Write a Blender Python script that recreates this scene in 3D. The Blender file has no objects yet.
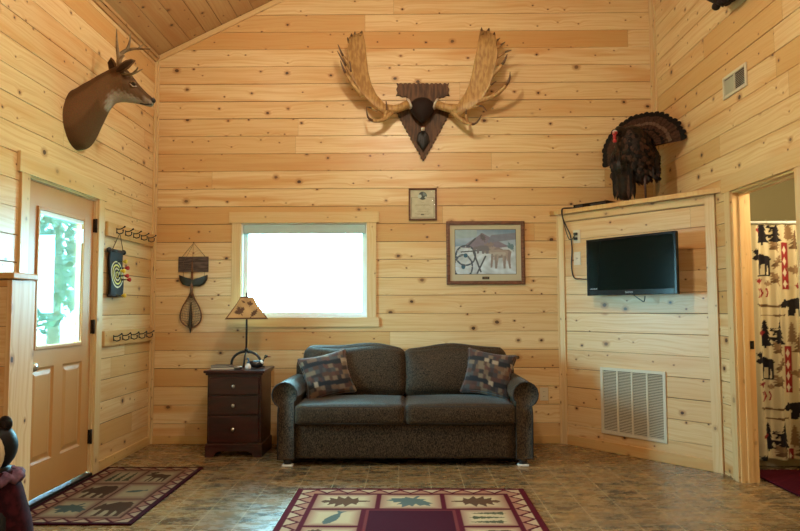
import bpy, bmesh, random
import numpy as np
from math import *
from mathutils import Vector, Matrix
random.seed(7)
C = bpy.context.scene.collection
SC = bpy.context.scene
# ---------------------------------------------------------------- camera
F_PX = 670.0; PITCH = radians(3.63); YAW = radians(0.51); ROLL = radians(-0.2); CAM = Vector((0, 0, 1.21))
cd = bpy.data.cameras.new('camera'); cam = bpy.data.objects.new('camera', cd); C.objects.link(cam)
cd.sensor_width = 36; cd.lens = F_PX*36/800; cd.clip_start = .05
CROT = Matrix.Rotation(YAW, 3, 'Z') @ Matrix.Rotation(pi/2+PITCH, 3, 'X') @ Matrix.Rotation(ROLL, 3, 'Z')
cam.matrix_world = Matrix.Translation(CAM) @ CROT.to_4x4()
SC.camera = cam
# ---------------------------------------------------------------- view
SC.view_settings.view_transform = 'Standard'; SC.view_settings.look = 'None'
SC.view_settings.exposure = 0.08; SC.view_settings.gamma = 1; SC.view_settings.use_curve_mapping = False
# ---------------------------------------------------------------- world: overcast bright day
w = bpy.data.worlds.new('world'); SC.world = w; w.use_nodes = True
wn = w.node_tree.nodes; wl = w.node_tree.links; wn.clear()
bg = wn.new('ShaderNodeBackground'); wo = wn.new('ShaderNodeOutputWorld')
bg.inputs[0].default_value = (0.40, 0.78, 1.0, 1); bg.inputs[1].default_value = 70.0
wl.new(bg.outputs[0], wo.inputs[0])
# ---------------------------------------------------------------- room numbers
XL, XR, YB, YF = -2.31, 2.31, 6.08, -1.6
EAVE = 3.55; SLOPE = .49
DX, DY = 1.40, 4.98           # corner wall runs from (DX,YB) to (XR,DY)
LEDGE = 2.085
def ceil_z(x): return EAVE + SLOPE*(x-XL)
def pixel(px, py, o, n):
    a = CROT @ Vector((px-400, 265.5-py, -F_PX)); o = Vector(o); n = Vector(n)
    return CAM + a*((o-CAM).dot(n)/a.dot(n))
def py_(px, py, Y): return pixel(px, py, (0, Y, 0), (0, 1, 0))
class Frame:
    def __init__(s, o, u, v, n): s.o, s.u, s.v, s.n = Vector(o), Vector(u).normalized(), Vector(v).normalized(), Vector(n).normalized()
    def p(s, u, v, n=0): return s.o+s.u*u+s.v*v+s.n*n
    def hit(s, px, py, n=0):
        q = pixel(px, py, s.o+s.n*n, s.n)-s.o; return q.dot(s.u), q.dot(s.v)
FB = Frame((0, YB, 0), (1, 0, 0), (0, 0, 1), (0, -1, 0))
FL = Frame((XL, 0, 0), (0, 1, 0), (0, 0, 1), (1, 0, 0))
FR = Frame((XR, 0, 0), (0, 1, 0), (0, 0, 1), (-1, 0, 0))
dd = Vector((XR-DX, DY-YB, 0)); DLEN = dd.length; dd.normalize()
FD = Frame((DX, YB, 0), dd, (0, 0, 1), (dd.y, -dd.x, 0))
FW = Frame((0, 0, 0), (1, 0, 0), (0, 0, 1), (0, -1, 0))   # world: u=x v=z n=-y
FG = Frame((0, 0, 0), (1, 0, 0), (0, 1, 0), (0, 0, 1))    # u=x v=y n=z
# ---------------------------------------------------------------- mesh builder
def chain(o):
    m = Matrix.Identity(4)
    while o is not None: m = o.matrix_basis @ m; o = o.parent
    return m
class MB:
    def __init__(s): s.v = []; s.f = []; s.uv = []; s.mi = []; s.sm = []; s.tone = []
    def add(s, vs, fs, mi=0, smooth=False, tone=None, uvs=None):
        b = len(s.v); s.v += [Vector(v) for v in vs]
        if tone is None: tone = (.5, .5)
        for k, f in enumerate(fs):
            s.f.append([b+i for i in f]); s.mi.append(mi); s.sm.append(smooth); s.tone.append(tone)
            s.uv.append(uvs[k] if uvs else [(0, 0)]*len(f))
    def box(s, F, u, v, n, mi=0, tone=None, bev=0.0, smooth=False):
        u0, u1 = min(u), max(u); v0, v1 = min(v), max(v); n0, n1 = min(n), max(n)
        L = (u1-u0, v1-v0, n1-n0); ax = L.index(max(L))
        ro = random.random()*40; rv = random.random()*9
        if tone is None: tone = (random.random(), random.random())
        if bev > 0:
            b = min(bev, min(L)*.45)
            bm = bmesh.new(); bmesh.ops.create_cube(bm, size=1)
            for q in bm.verts: q.co = Vector(((u0+u1)/2+q.co.x*L[0], (v0+v1)/2+q.co.y*L[1], (n0+n1)/2+q.co.z*L[2]))
            bmesh.ops.bevel(bm, geom=bm.edges[:], offset=b, segments=2, affect='EDGES', profile=.5)
            bm.verts.ensure_lookup_table(); bm.normal_update()
            vs = [q.co.copy() for q in bm.verts]; fs = [[q.index for q in f.verts] for f in bm.faces]; bm.free()
        else:
            vs = [Vector(p) for p in ((u0,v0,n0),(u1,v0,n0),(u1,v1,n0),(u0,v1,n0),(u0,v0,n1),(u1,v0,n1),(u1,v1,n1),(u0,v1,n1))]
            fs = [(3,2,1,0),(4,5,6,7),(0,1,5,4),(2,3,7,6),(1,2,6,5),(3,0,4,7)]
        uvs = []
        for f in fs:
            a, b_, c = vs[f[0]], vs[f[1]], vs[f[2]]
            nn = (b_-a).cross(c-a); na = max(range(3), key=lambda i: abs(nn[i]))
            oth = [i for i in range(3) if i != na]
            if ax in oth: oth.remove(ax); A, B = ax, oth[0]
            else: A, B = oth
            uvs.append([(vs[i][A]+ro, vs[i][B]+rv) for i in f])
        s.add([F.p(*q) for q in vs], fs, mi, smooth, tone, uvs)
    def prism(s, F, pts, n0, n1, mi=0, mi_side=None, tone=None):
        k = len(pts); vs = [F.p(u, v, n0) for u, v in pts]+[F.p(u, v, n1) for u, v in pts]
        s.add(vs, [list(range(k))[::-1], list(range(k, 2*k))], mi, False, tone,
              [[pts[i] for i in range(k)][::-1], list(pts)])
        b = [[i, (i+1) % k, k+(i+1) % k, k+i] for i in range(k)]
        s.add(vs, b, mi if mi_side is None else mi_side, False, tone, [[pts[i], pts[(i+1) % k], pts[(i+1) % k], pts[i]] for i in range(k)])
    def rings(s, rs, cap=True, closed=False, mi=0, smooth=True, tone=None):
        n = len(rs[0]); vs = [p for r in rs for p in r]; fs = []
        m = len(rs)
        for i in range(m if closed else m-1):
            for j in range(n):
                a = i*n+j; b = i*n+(j+1) % n; c = ((i+1) % m)*n+(j+1) % n; d = ((i+1) % m)*n+j
                fs.append((a, b, c, d))
        if cap and not closed: fs.append(list(range(n))[::-1]); fs.append([(m-1)*n+j for j in range(n)])
        s.add(vs, fs, mi, smooth, tone)
    def tube(s, pts, r, seg=10, mi=0, closed=False, cap=True, tone=None, flat=1.0, up=None):
        pts = [Vector(p) for p in pts]; n = len(pts)
        rr = r if isinstance(r, (list, tuple)) else [r]*n
        rs = []; prev = None
        for i, p in enumerate(pts):
            if closed: t = pts[(i+1) % n]-pts[i-1]
            else: t = pts[min(i+1, n-1)]-pts[max(i-1, 0)]
            t = t.normalized() if t.length > 1e-9 else Vector((0, 0, 1))
            if prev is None:
                a = Vector(up) if up else (Vector((0, 0, 1)) if abs(t.z) < .9 else Vector((1, 0, 0)))
            else: a = prev
            a = (a-t*a.dot(t)); a = a.normalized() if a.length > 1e-6 else t.orthogonal().normalized()
            prev = a; b = t.cross(a)
            rs.append([p+(a*cos(2*pi*k/seg)*flat+b*sin(2*pi*k/seg))*rr[i] for k in range(seg)])
        s.rings(rs, cap, closed, mi, True, tone)
    def lathe(s, c, prof, seg=24, ax=(0, 0, 1), mi=0, sx=1, sy=1):
        ax = Vector(ax).normalized(); a = ax.orthogonal().normalized(); b = ax.cross(a)
        if abs(ax.z) > .99: a = Vector((1, 0, 0)); b = Vector((0, 1, 0))
        c = Vector(c)
        s.rings([[c+ax*h+(a*cos(2*pi*k/seg)*sx+b*sin(2*pi*k/seg)*sy)*max(r, 1e-4) for k in range(seg)] for r, h in prof], True, False, mi)
    def ball(s, c, rad, seg=16, mi=0, R=None):
        c = Vector(c); rx, ry, rz = rad if isinstance(rad, (tuple, list)) else (rad,)*3
        rs = []
        for i in range(seg//2+1):
            t = -pi/2+pi*i/(seg//2); q = []
            for k in range(seg):
                v = Vector((rx*cos(t)*cos(2*pi*k/seg), ry*cos(t)*sin(2*pi*k/seg), rz*sin(t)))
                if R: v = R @ v
                q.append(c+v)
            rs.append(q)
        s.rings(rs, False, False, mi)
    def soft(s, size, r, puff, n=12, M=None, mi=0, sag=None):
        """rounded, plumped cushion block centred at the origin of M"""
        hx, hy, hz = [q/2 for q in size]; M = M or Matrix.Identity(4)
        vid = {}; vs = []; fs = []
        def vert(x, y, z):
            k = (round(x, 6), round(y, 6), round(z, 6))
            if k in vid: return vid[k]
            p = Vector((x*hx, y*hy, z*hz)); c = Vector((max(-hx+r, min(hx-r, p.x)), max(-hy+r, min(hy-r, p.y)), max(-hz+r, min(hz-r, p.z))))
            d = p-c
            q = c+d.normalized()*r if d.length > 1e-9 else p.copy()
            q.x += puff[0]*x*max(0, 1-y*y)*max(0, 1-z*z); q.y += puff[1]*y*max(0, 1-x*x)*max(0, 1-z*z); q.z += puff[2]*z*max(0, 1-x*x)*max(0, 1-y*y)
            if sag: q = sag(q, x, y, z)
            vid[k] = len(vs); vs.append(M @ q); return vid[k]
        g = [sin(pi/2*(-1+2*i/n))*.6+(-1+2*i/n)*.4 for i in range(n+1)]
        for ax in range(3):
            for sg in (-1, 1):
                for i in range(n):
                    for j in range(n):
                        q = []
                        for a, b in ((g[i], g[j]), (g[i+1], g[j]), (g[i+1], g[j+1]), (g[i], g[j+1])):
                            c = [0, 0, 0]; c[ax] = sg; c[(ax+1) % 3] = a; c[(ax+2) % 3] = b; q.append(vert(*c))
                        fs.append(q if sg > 0 else q[::-1])
        uv = [[(vs[i].x, vs[i].z) for i in f] for f in fs]
        s.add(vs, fs, mi, True, None, uv)
    def build(s, name, mats, parent=None, world=True, weld=False, recalc=True):
        me = bpy.data.meshes.new(name)
        vs = s.v
        if parent is not None and world:
            inv = chain(parent).inverted(); vs = [inv @ v for v in vs]
        me.from_pydata([tuple(v) for v in vs], [], s.f)
        if not isinstance(mats, (list, tuple)): mats = [mats]
        for m in mats: me.materials.append(m)
        me.polygons.foreach_set('material_index', s.mi); me.polygons.foreach_set('use_smooth', s.sm)
        uvl = me.uv_layers.new(name='UVMap'); flat = [c for f in s.uv for p in f for c in p]
        uvl.data.foreach_set('uv', flat)
        at = me.attributes.new('tone', 'FLOAT_COLOR', 'FACE')
        at.data.foreach_set('color', [c for t in s.tone for c in (t[0], t[1], 0, 1)])
        if weld or recalc:
            bm = bmesh.new(); bm.from_mesh(me)
            if weld: bmesh.ops.remove_doubles(bm, verts=bm.verts[:], dist=1e-5)
            if recalc: bmesh.ops.recalc_face_normals(bm, faces=bm.faces[:])
            bm.to_mesh(me); bm.free()
        o = bpy.data.objects.new(name, me); C.objects.link(o)
        if parent is not None: o.parent = parent
        return o
def tag(o, label, cat, group=None):
    o['label'] = label; o['category'] = cat
    if group: o['group'] = group
    return o
def thing(name, label, cat, loc=(0, 0, 0), rz=0, group=None):
    o = bpy.data.objects.new(name, None); C.objects.link(o); o.location = loc; o.rotation_euler = (0, 0, rz)
    o.empty_display_size = .1
    return tag(o, label, cat, group)
def struct(o, label=None):
    o['kind'] = 'structure'
    if label: o['label'] = label
    return o
def settle(o, floor_z=None):
    """move a one-mesh thing's origin to its base centre"""
    me = o.data; n = len(me.vertices); a = np.empty(n*3); me.vertices.foreach_get('co', a); a = a.reshape(-1, 3)
    c = np.array([(a[:, 0].min()+a[:, 0].max())/2, (a[:, 1].min()+a[:, 1].max())/2, a[:, 2].min()])
    me.vertices.foreach_set('co', (a-c).ravel()); me.update(); o.location = c; return o
def copy_tree(o, parent=None):
    c = o.copy(); C.objects.link(c); c.parent = parent
    for ch in [q for q in o.children]: copy_tree(ch, c)
    return c
# ---------------------------------------------------------------- materials
def newmat(name):
    m = bpy.data.materials.new(name); m.use_nodes = True; nt = m.node_tree
    return m, nt, nt.nodes['Principled BSDF'], nt.nodes, nt.links
def setsp(b, v):
    for k in ('Specular IOR Level', 'Specular'):
        if k in b.inputs: b.inputs[k].default_value = v; break
def math_(ns, ls, op, a, b=None, c=None, clamp=False):
    n = ns.new('ShaderNodeMath'); n.operation = op; n.use_clamp = clamp
    for i, q in enumerate((a, b, c)):
        if q is None: continue
        if isinstance(q, (int, float)): n.inputs[i].default_value = q
        else: ls.new(q, n.inputs[i])
    return n.outputs[0]
def mixc(ns, ls, f, a, b, mode='MIX'):
    n = ns.new('ShaderNodeMix'); n.data_type = 'RGBA'; n.blend_type = mode; n.clamp_factor = True
    for i, q in ((0, f), (6, a), (7, b)):
        if isinstance(q, (int, float)): n.inputs[i].default_value = q
        elif isinstance(q, (tuple, list)): n.inputs[i].default_value = (*q[:3], 1)
        else: ls.new(q, n.inputs[i])
    return n.outputs[2]
def mapr(ns, ls, v, a, b, c=0.0, d=1.0, smooth=True):
    n = ns.new('ShaderNodeMapRange'); n.interpolation_type = 'SMOOTHSTEP' if smooth else 'LINEAR'
    if isinstance(v, (int, float)): n.inputs[0].default_value = v
    else: ls.new(v, n.inputs[0])
    for i, q in ((1, a), (2, b), (3, c), (4, d)):
        if isinstance(q, (int, float)): n.inputs[i].default_value = q
        else: ls.new(q, n.inputs[i])
    return n.outputs[0]
def pine(name, light=(.76, .575, .315), dark=(.58, .335, .125), rough=.38, knots=1.0, sat=1.0):
    m, nt, b, ns, ls = newmat(name)
    uv = ns.new('ShaderNodeUVMap'); uv.uv_map = 'UVMap'
    sp = ns.new('ShaderNodeSeparateXYZ'); ls.new(uv.outputs[0], sp.inputs[0]); U, V = sp.outputs[0], sp.outputs[1]
    at = ns.new('ShaderNodeAttribute'); at.attribute_name = 'tone'
    st = ns.new('ShaderNodeSeparateColor'); ls.new(at.outputs['Color'], st.inputs[0]); T, T2 = st.outputs[0], st.outputs[1]
    # knots
    cb = ns.new('ShaderNodeCombineXYZ'); ls.new(math_(ns, ls, 'MULTIPLY', U, .8), cb.inputs[0]); ls.new(V, cb.inputs[1])
    vo = ns.new('ShaderNodeTexVoronoi'); vo.voronoi_dimensions = '2D'; vo.inputs['Scale'].default_value = 6.0; ls.new(cb.outputs[0], vo.inputs['Vector'])
    d = vo.outputs['Distance']; sc = ns.new('ShaderNodeSeparateColor'); ls.new(vo.outputs['Color'], sc.inputs[0])
    r = math_(ns, ls, 'MULTIPLY_ADD', math_(ns, ls, 'POWER', sc.outputs[0], 5.0), .080, .029)
    on = mapr(ns, ls, sc.outputs[1], .26, .28)
    on = math_(ns, ls, 'MULTIPLY', on, knots)
    nz = ns.new('ShaderNodeTexNoise'); nz.noise_dimensions = '2D'; nz.inputs['Scale'].default_value = 60; nz.inputs['Detail'].default_value = 1; ls.new(cb.outputs[0], nz.inputs['Vector'])
    d2 = math_(ns, ls, 'ADD', d, math_(ns, ls, 'MULTIPLY', math_(ns, ls, 'SUBTRACT', nz.outputs['Fac'], .5), .04))
    knot = math_(ns, ls, 'MULTIPLY', mapr(ns, ls, d2, math_(ns, ls, 'MULTIPLY', r, .75), r, 1.0, 0.0), on)
    halo = math_(ns, ls, 'MULTIPLY', mapr(ns, ls, d2, r, math_(ns, ls, 'MULTIPLY', r, 2.6), 1.0, 0.0), on)
    # grain, bent round the knots
    push = math_(ns, ls, 'MULTIPLY', mapr(ns, ls, d, 0.0, .32, .022, 0.0), on)
    wob = ns.new('ShaderNodeTexNoise'); wob.noise_dimensions = '2D'; wob.inputs['Scale'].default_value = 1.6; wob.inputs['Detail'].default_value = 1; ls.new(cb.outputs[0], wob.inputs['Vector'])
    v2 = math_(ns, ls, 'ADD', V, push); v2 = math_(ns, ls, 'ADD', v2, math_(ns, ls, 'MULTIPLY', wob.outputs['Fac'], .07))
    cg = ns.new('ShaderNodeCombineXYZ'); ls.new(math_(ns, ls, 'MULTIPLY', U, 1.3), cg.inputs[0]); ls.new(math_(ns, ls, 'MULTIPLY', v2, 62.0), cg.inputs[1])
    gr = ns.new('ShaderNodeTexNoise'); gr.noise_dimensions = '2D'; gr.inputs['Scale'].default_value = 1.0; gr.inputs['Detail'].default_value = 3; gr.inputs['Roughness'].default_value = .6; ls.new(cg.outputs[0], gr.inputs['Vector'])
    g = mapr(ns, ls, gr.outputs['Fac'], .38, .72)
    ca = ns.new('ShaderNodeCombineXYZ'); ls.new(math_(ns, ls, 'MULTIPLY', U, .9), ca.inputs[0]); ls.new(math_(ns, ls, 'MULTIPLY', V, 9.0), ca.inputs[1])
    bl = ns.new('ShaderNodeTexNoise'); bl.noise_dimensions = '2D'; bl.inputs['Scale'].default_value = 1.0; bl.inputs['Detail'].default_value = 2; ls.new(ca.outputs[0], bl.inputs['Vector'])
    blot = mapr(ns, ls, bl.outputs['Fac'], .45, .75)
    base = mixc(ns, ls, math_(ns, ls, 'POWER', T, 1.7), light, dark)
    base = mixc(ns, ls, math_(ns, ls, 'MULTIPLY', g, .48), base, tuple(c*k for c, k in zip(dark, (.92, .80, .66))))
    base = mixc(ns, ls, math_(ns, ls, 'MULTIPLY', math_(ns, ls, 'MULTIPLY', blot, T2), .85), base, (dark[0]*1.02, dark[1]*.86, dark[2]*.72))
    base = mixc(ns, ls, math_(ns, ls, 'MULTIPLY', halo, .6), base, (dark[0]*.62, dark[1]*.42, dark[2]*.3))
    base = mixc(ns, ls, math_(ns, ls, 'MULTIPLY', knot, mapr(ns, ls, sc.outputs[2], 0, .4, .72, .98)), base, (.055, .022, .009))
    ls.new(base, b.inputs['Base Color']); b.inputs['Roughness'].default_value = rough; setsp(b, .45)
    bu = ns.new('ShaderNodeBump'); bu.inputs['Strength'].default_value = .08; bu.inputs['Distance'].default_value = .002
    ls.new(gr.outputs['Fac'], bu.inputs['Height']); ls.new(bu.outputs[0], b.inputs['Normal'])
    return m
def plain(name, col, rough=.5, spec=.5, metal=0, var=0.0, vscale=8, col2=None, bump=0, bscale=200, coat=0, stretch=(1, 1, 1), emit=None):
    m, nt, b, ns, ls = newmat(name)
    b.inputs['Base Color'].default_value = (*col, 1); b.inputs['Roughness'].default_value = rough; b.inputs['Metallic'].default_value = metal; setsp(b, spec)
    if coat: b.inputs['Coat Weight'].default_value = coat
    tc = ns.new('ShaderNodeTexCoord'); mp = ns.new('ShaderNodeMapping'); mp.inputs['Scale'].default_value = stretch; ls.new(tc.outputs['Object'], mp.inputs[0])
    if var or col2:
        n = ns.new('ShaderNodeTexNoise'); n.inputs['Scale'].default_value = vscale; n.inputs['Detail'].default_value = 4; ls.new(mp.outputs[0], n.inputs['Vector'])
        c2 = col2 or tuple(c*(1-var) for c in col)
        ls.new(mixc(ns, ls, mapr(ns, ls, n.outputs['Fac'], .35, .65), col, c2), b.inputs['Base Color'])
    if bump:
        n2 = ns.new('ShaderNodeTexNoise'); n2.inputs['Scale'].default_value = bscale; n2.inputs['Detail'].default_value = 3; ls.new(mp.outputs[0], n2.inputs['Vector'])
        bu = ns.new('ShaderNodeBump'); bu.inputs['Strength'].default_value = bump; bu.inputs['Distance'].default_value = .003
        ls.new(n2.outputs['Fac'], bu.inputs['Height']); ls.new(bu.outputs[0], b.inputs['Normal'])
    if emit: b.inputs['Emission Color'].default_value = (*emit[:3], 1); b.inputs['Emission Strength'].default_value = emit[3]
    return m
def painted(name, rough=.9, bump=.3, bscale=350, spec=.2, sheen=0.0):
    m, nt, b, ns, ls = newmat(name)
    a = ns.new('ShaderNodeAttribute'); a.attribute_name = 'paint'
    b.inputs['Roughness'].default_value = rough; setsp(b, spec)
    if sheen: b.inputs['Sheen Weight'].default_value = sheen
    tc = ns.new('ShaderNodeTexCoord'); n2 = ns.new('ShaderNodeTexNoise'); n2.inputs['Scale'].default_value = bscale; ls.new(tc.outputs['Object'], n2.inputs['Vector'])
    ls.new(mixc(ns, ls, bump*.6, a.outputs['Color'], mixc(ns, ls, 1.0, a.outputs['Color'], n2.outputs['Color'], 'MULTIPLY')), b.inputs['Base Color'])
    bu = ns.new('ShaderNodeBump'); bu.inputs['Strength'].default_value = bump; bu.inputs['Distance'].default_value = .003
    ls.new(n2.outputs['Fac'], bu.inputs['Height']); ls.new(bu.outputs[0], b.inputs['Normal'])
    return m
def glassmat(name, tint=(.9, 1, .97)):
    m, nt, b, ns, ls = newmat(name); ns.remove(b)
    t = ns.new('ShaderNodeBsdfTransparent'); t.inputs[0].default_value = (*tint, 1); g = ns.new('ShaderNodeBsdfGlossy'); g.inputs['Roughness'].default_value = .02
    fr = ns.new('ShaderNodeFresnel'); fr.inputs[0].default_value = 1.45; mx = ns.new('ShaderNodeMixShader')
    ls.new(math_(ns, ls, 'MULTIPLY', fr.outputs[0], .8), mx.inputs[0]); ls.new(t.outputs[0], mx.inputs[1]); ls.new(g.outputs[0], mx.inputs[2]); ls.new(mx.outputs[0], ns['Material Output'].inputs[0])
    return m
PINE = pine('knotty_pine'); PINE_TRIM = pine('pine_trim', (.70, .52, .28), (.62, .42, .19), .42, .55)
PINE_BASE = pine('honey_pine_trim', (.66, .44, .19), (.56, .34, .12), .35, .5)
PINE_CEIL = pine('ceiling_pine', (.48, .31, .145), (.40, .215, .085), .4)  # darkened pine: vignette dimness of the ceiling put into its colour
def floor_mat():
    m, nt, b, ns, ls = newmat('slate_look_vinyl_tile')
    tc = ns.new('ShaderNodeTexCoord'); sp = ns.new('ShaderNodeSeparateXYZ'); ls.new(tc.outputs['Object'], sp.inputs[0])
    cb = ns.new('ShaderNodeCombineXYZ'); ls.new(sp.outputs[1], cb.inputs[0]); ls.new(math_(ns, ls, 'ADD', sp.outputs[0], .06), cb.inputs[1])
    br = ns.new('ShaderNodeTexBrick'); br.inputs['Scale'].default_value = 1; br.inputs['Brick Width'].default_value = .45; br.inputs['Row Height'].default_value = .2245
    br.inputs['Mortar Size'].default_value = .0036; br.inputs['Mortar Smooth'].default_value = .3; br.offset = .5; ls.new(cb.outputs[0], br.inputs['Vector'])
    br.inputs['Color1'].default_value = (0, 0, 0, 1); br.inputs['Color2'].default_value = (1, 1, 1, 1); br.inputs['Bias'].default_value = 0
    mp = ns.new('ShaderNodeMapping'); mp.inputs['Scale'].default_value = (1, 2.0, 1); ls.new(tc.outputs['Object'], mp.inputs[0])
    n1 = ns.new('ShaderNodeTexNoise'); n1.inputs['Scale'].default_value = 4.0; n1.inputs['Detail'].default_value = 5; n1.inputs['Roughness'].default_value = .62; n1.inputs['Distortion'].default_value = .5; ls.new(mp.outputs[0], n1.inputs['Vector'])
    n2 = ns.new('ShaderNodeTexNoise'); n2.inputs['Scale'].default_value = 9; n2.inputs['Detail'].default_value = 6; n2.inputs['Roughness'].default_value = .68; ls.new(mp.outputs[0], n2.inputs['Vector'])
    c = mixc(ns, ls, mapr(ns, ls, n1.outputs['Fac'], .40, .60, smooth=False), (.062, .046, .028), (.250, .145, .056))
    c = mixc(ns, ls, mapr(ns, ls, n2.outputs['Fac'], .46, .66, 0, .7, False), c, (.33, .22, .10))
    rt = ns.new('ShaderNodeSeparateColor'); ls.new(br.outputs['Color'], rt.inputs[0])
    c = mixc(ns, ls, math_(ns, ls, 'MULTIPLY', rt.outputs[0], .45), c, (.24, .15, .07))
    c = mixc(ns, ls, math_(ns, ls, 'MULTIPLY', br.outputs['Fac'], .7), c, (.46, .35, .20))
    ls.new(c, b.inputs['Base Color'])
    ls.new(mapr(ns, ls, n2.outputs['Fac'], .3, .7, .20, .34), b.inputs['Roughness']); setsp(b, .5)
    bu = ns.new('ShaderNodeBump'); bu.inputs['Strength'].default_value = .25; bu.inputs['Distance'].default_value = .002
    ls.new(n2.outputs['Fac'], bu.inputs['Height']); ls.new(bu.outputs[0], b.inputs['Normal'])
    return m
FLOOR = floor_mat()
def tweed():
    m, nt, b, ns, ls = newmat('brown_tweed_upholstery')
    tc = ns.new('ShaderNodeTexCoord'); mp = ns.new('ShaderNodeMapping'); mp.inputs['Scale'].default_value = (1, 1, .35); ls.new(tc.outputs['Object'], mp.inputs[0])
    n = ns.new('ShaderNodeTexNoise'); n.inputs['Scale'].default_value = 260; n.inputs['Detail'].default_value = 2; n.inputs['Roughness'].default_value = .6; ls.new(mp.outputs[0], n.inputs['Vector'])
    ls.new(mixc(ns, ls, mapr(ns, ls, n.outputs['Fac'], .40, .60), (.007, .0048, .0032), (.078, .050, .027)), b.inputs['Base Color'])
    b.inputs['Roughness'].default_value = .6; setsp(b, .18); b.inputs['Sheen Weight'].default_value = .16; b.inputs['Sheen Roughness'].default_value = .3
    bu = ns.new('ShaderNodeBump'); bu.inputs['Strength'].default_value = .4; bu.inputs['Distance'].default_value = .003
    ls.new(n.outputs['Fac'], bu.inputs['Height']); ls.new(bu.outputs[0], b.inputs['Normal'])
    return m
TWEED = tweed(); PIPING = plain('dark_piping', (.02, .014, .01), .8)
DOORM = plain('caramel_door_paint', (.50, .235, .072), .42, .4, var=.06, vscale=3)
VINYL = plain('white_vinyl', (.80, .82, .80), .35); STEEL = plain('nickel', (.62, .6, .56), .28, metal=1)
BLACK = plain('black_iron', (.012, .012, .013), .38); HINGE = plain('dark_bronze', (.03, .022, .016), .4, metal=.6)
CHERRY = plain('dark_cherry_wood', (.045, .006, .005), .28, .4, col2=(.022, .004, .004), vscale=10, coat=.15, stretch=(.4, 1, 2))
ALMOND = plain('almond_grille_paint', (.60, .55, .42), .4); DUCT = plain('duct_shadow_grey', (.10, .085, .07), .8)
IVORY = plain('ivory_plastic', (.62, .56, .42), .35)
GLASS = glassmat('window_glass'); PICGLASS = glassmat('picture_glass', (1, 1, 1))
for _n in PICGLASS.node_tree.nodes:
    if _n.type == 'MATH': _n.inputs[1].default_value = .03
def cloth_blind():
    m, nt, b, ns, ls = newmat('white_blind_fabric'); b.inputs['Base Color'].default_value = (.42, .55, .56, 1); b.inputs['Roughness'].default_value = .8
    b.inputs['Transmission Weight'].default_value = 0
    return m
BLIND = cloth_blind()
PAINT = painted('woven_print'); PAINT_RUG = painted('woven_rug_pile', .95, .4, 260, .05, .0); PAINT_PRINT = painted('printed_paper', .5, .05, 300, .4)
# ---------------------------------------------------------------- painting helpers (prints woven into cloth, numpy)
def pip(poly, x, y):
    ins = np.zeros(x.shape, bool); n = len(poly); j = n-1
    for i in range(n):
        xi, yi = poly[i]; xj, yj = poly[j]
        if yi != yj:
            c = ((yi > y) != (yj > y)) & (x < (xj-xi)*(y-yi)/(yj-yi)+xi)
            ins ^= c
        j = i
    return ins
BEAR = [(-.5,.0),(-.47,.08),(-.42,.13),(-.40,.2),(-.34,.2),(-.31,.15),(-.2,.2),(-.05,.27),(.1,.25),(.3,.27),(.42,.2),(.48,.05),(.46,-.1),(.42,-.2),(.44,-.32),(.30,-.32),(.28,-.15),(.2,-.1),(.18,-.2),(.18,-.32),(.05,-.32),(.03,-.1),(-.1,-.08),(-.14,-.3),(-.27,-.32),(-.26,-.2),(-.24,-.05),(-.3,-.02),(-.36,-.08),(-.47,-.06)]
MOOSE = [(-.5,.12),(-.46,.2),(-.38,.24),(-.45,.32),(-.5,.42),(-.42,.38),(-.36,.46),(-.32,.38),(-.26,.48),(-.2,.4),(-.14,.44),(-.18,.34),(-.28,.26),(-.16,.24),(-.02,.28),(.15,.2),(.34,.2),(.42,.12),(.4,0),(.38,-.15),(.4,-.45),(.34,-.45),(.3,-.2),(.24,-.1),(.22,-.45),(.15,-.45),(.14,-.08),(-.02,-.1),(-.06,-.45),(-.13,-.45),(-.13,-.1),(-.18,-.05),(-.22,-.42),(-.28,-.42),(-.25,.05),(-.32,.08),(-.42,.05)]
def tree_poly():
    L = [(0, .5)]; R = []
    for k in range(5):
        y = .5-.18*(k+1); wd = .08+.075*(k+1); L.append((-wd, y)); L.append((-wd*.45, y+.04)); R.append((wd, y)); R.append((wd*.45, y+.04))
    out = [(0, .5)]+L[1:-1]+[(-.04, -.42), (-.04, -.5), (.04, -.5), (.04, -.42)]+[R[i] for i in range(len(R)-1)][::-1]
    return out
TREE = tree_poly()
LEAF = [(0,.5),(.08,.3),(.18,.36),(.15,.12),(.3,.24),(.34,.14),(.5,.16),(.42,.02),(.47,-.05),(.2,-.2),(.24,-.3),(.04,-.26),(.03,-.5),(-.03,-.5),(-.04,-.26),(-.24,-.3),(-.2,-.2),(-.47,-.05),(-.42,.02),(-.5,.16),(-.34,.14),(-.3,.24),(-.15,.12),(-.18,.36),(-.08,.3)]
OAK = [(0,.5),(.1,.42),(.06,.32),(.24,.34),(.14,.18),(.34,.18),(.17,.03),(.34,-.02),(.14,-.14),(.24,-.24),(.05,-.26),(.03,-.5),(-.03,-.5),(-.05,-.26),(-.24,-.24),(-.14,-.14),(-.34,-.02),(-.17,.03),(-.34,.18),(-.14,.18),(-.24,.34),(-.06,.32),(-.1,.42)]
FISH = [(-.5,.02),(-.38,.12),(-.15,.17),(.1,.12),(.3,.03),(.5,.14),(.45,0),(.5,-.14),(.3,-.04),(.1,-.13),(-.15,-.16),(-.38,-.09)]
CANOE = [(-.5,.1),(-.4,.04),(0,-.01),(.4,.04),(.5,.1),(.46,-.04),(.3,-.1),(-.3,-.1),(-.46,-.04)]
def stamp(col, x, y, poly, cx, cy, w, h, rgb, rot=0.0, flip=False):
    a = x-cx; b = y-cy; c, s = cos(rot), sin(rot)
    u = (a*c+b*s)/w; v = (-a*s+b*c)/h
    if flip: u = -u
    m = (np.abs(u) < .55) & (np.abs(v) < .55)
    k = pip(poly, u, v) & m; col[k] = rgb
def fill(col, mask, rgb): col[mask] = rgb
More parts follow.
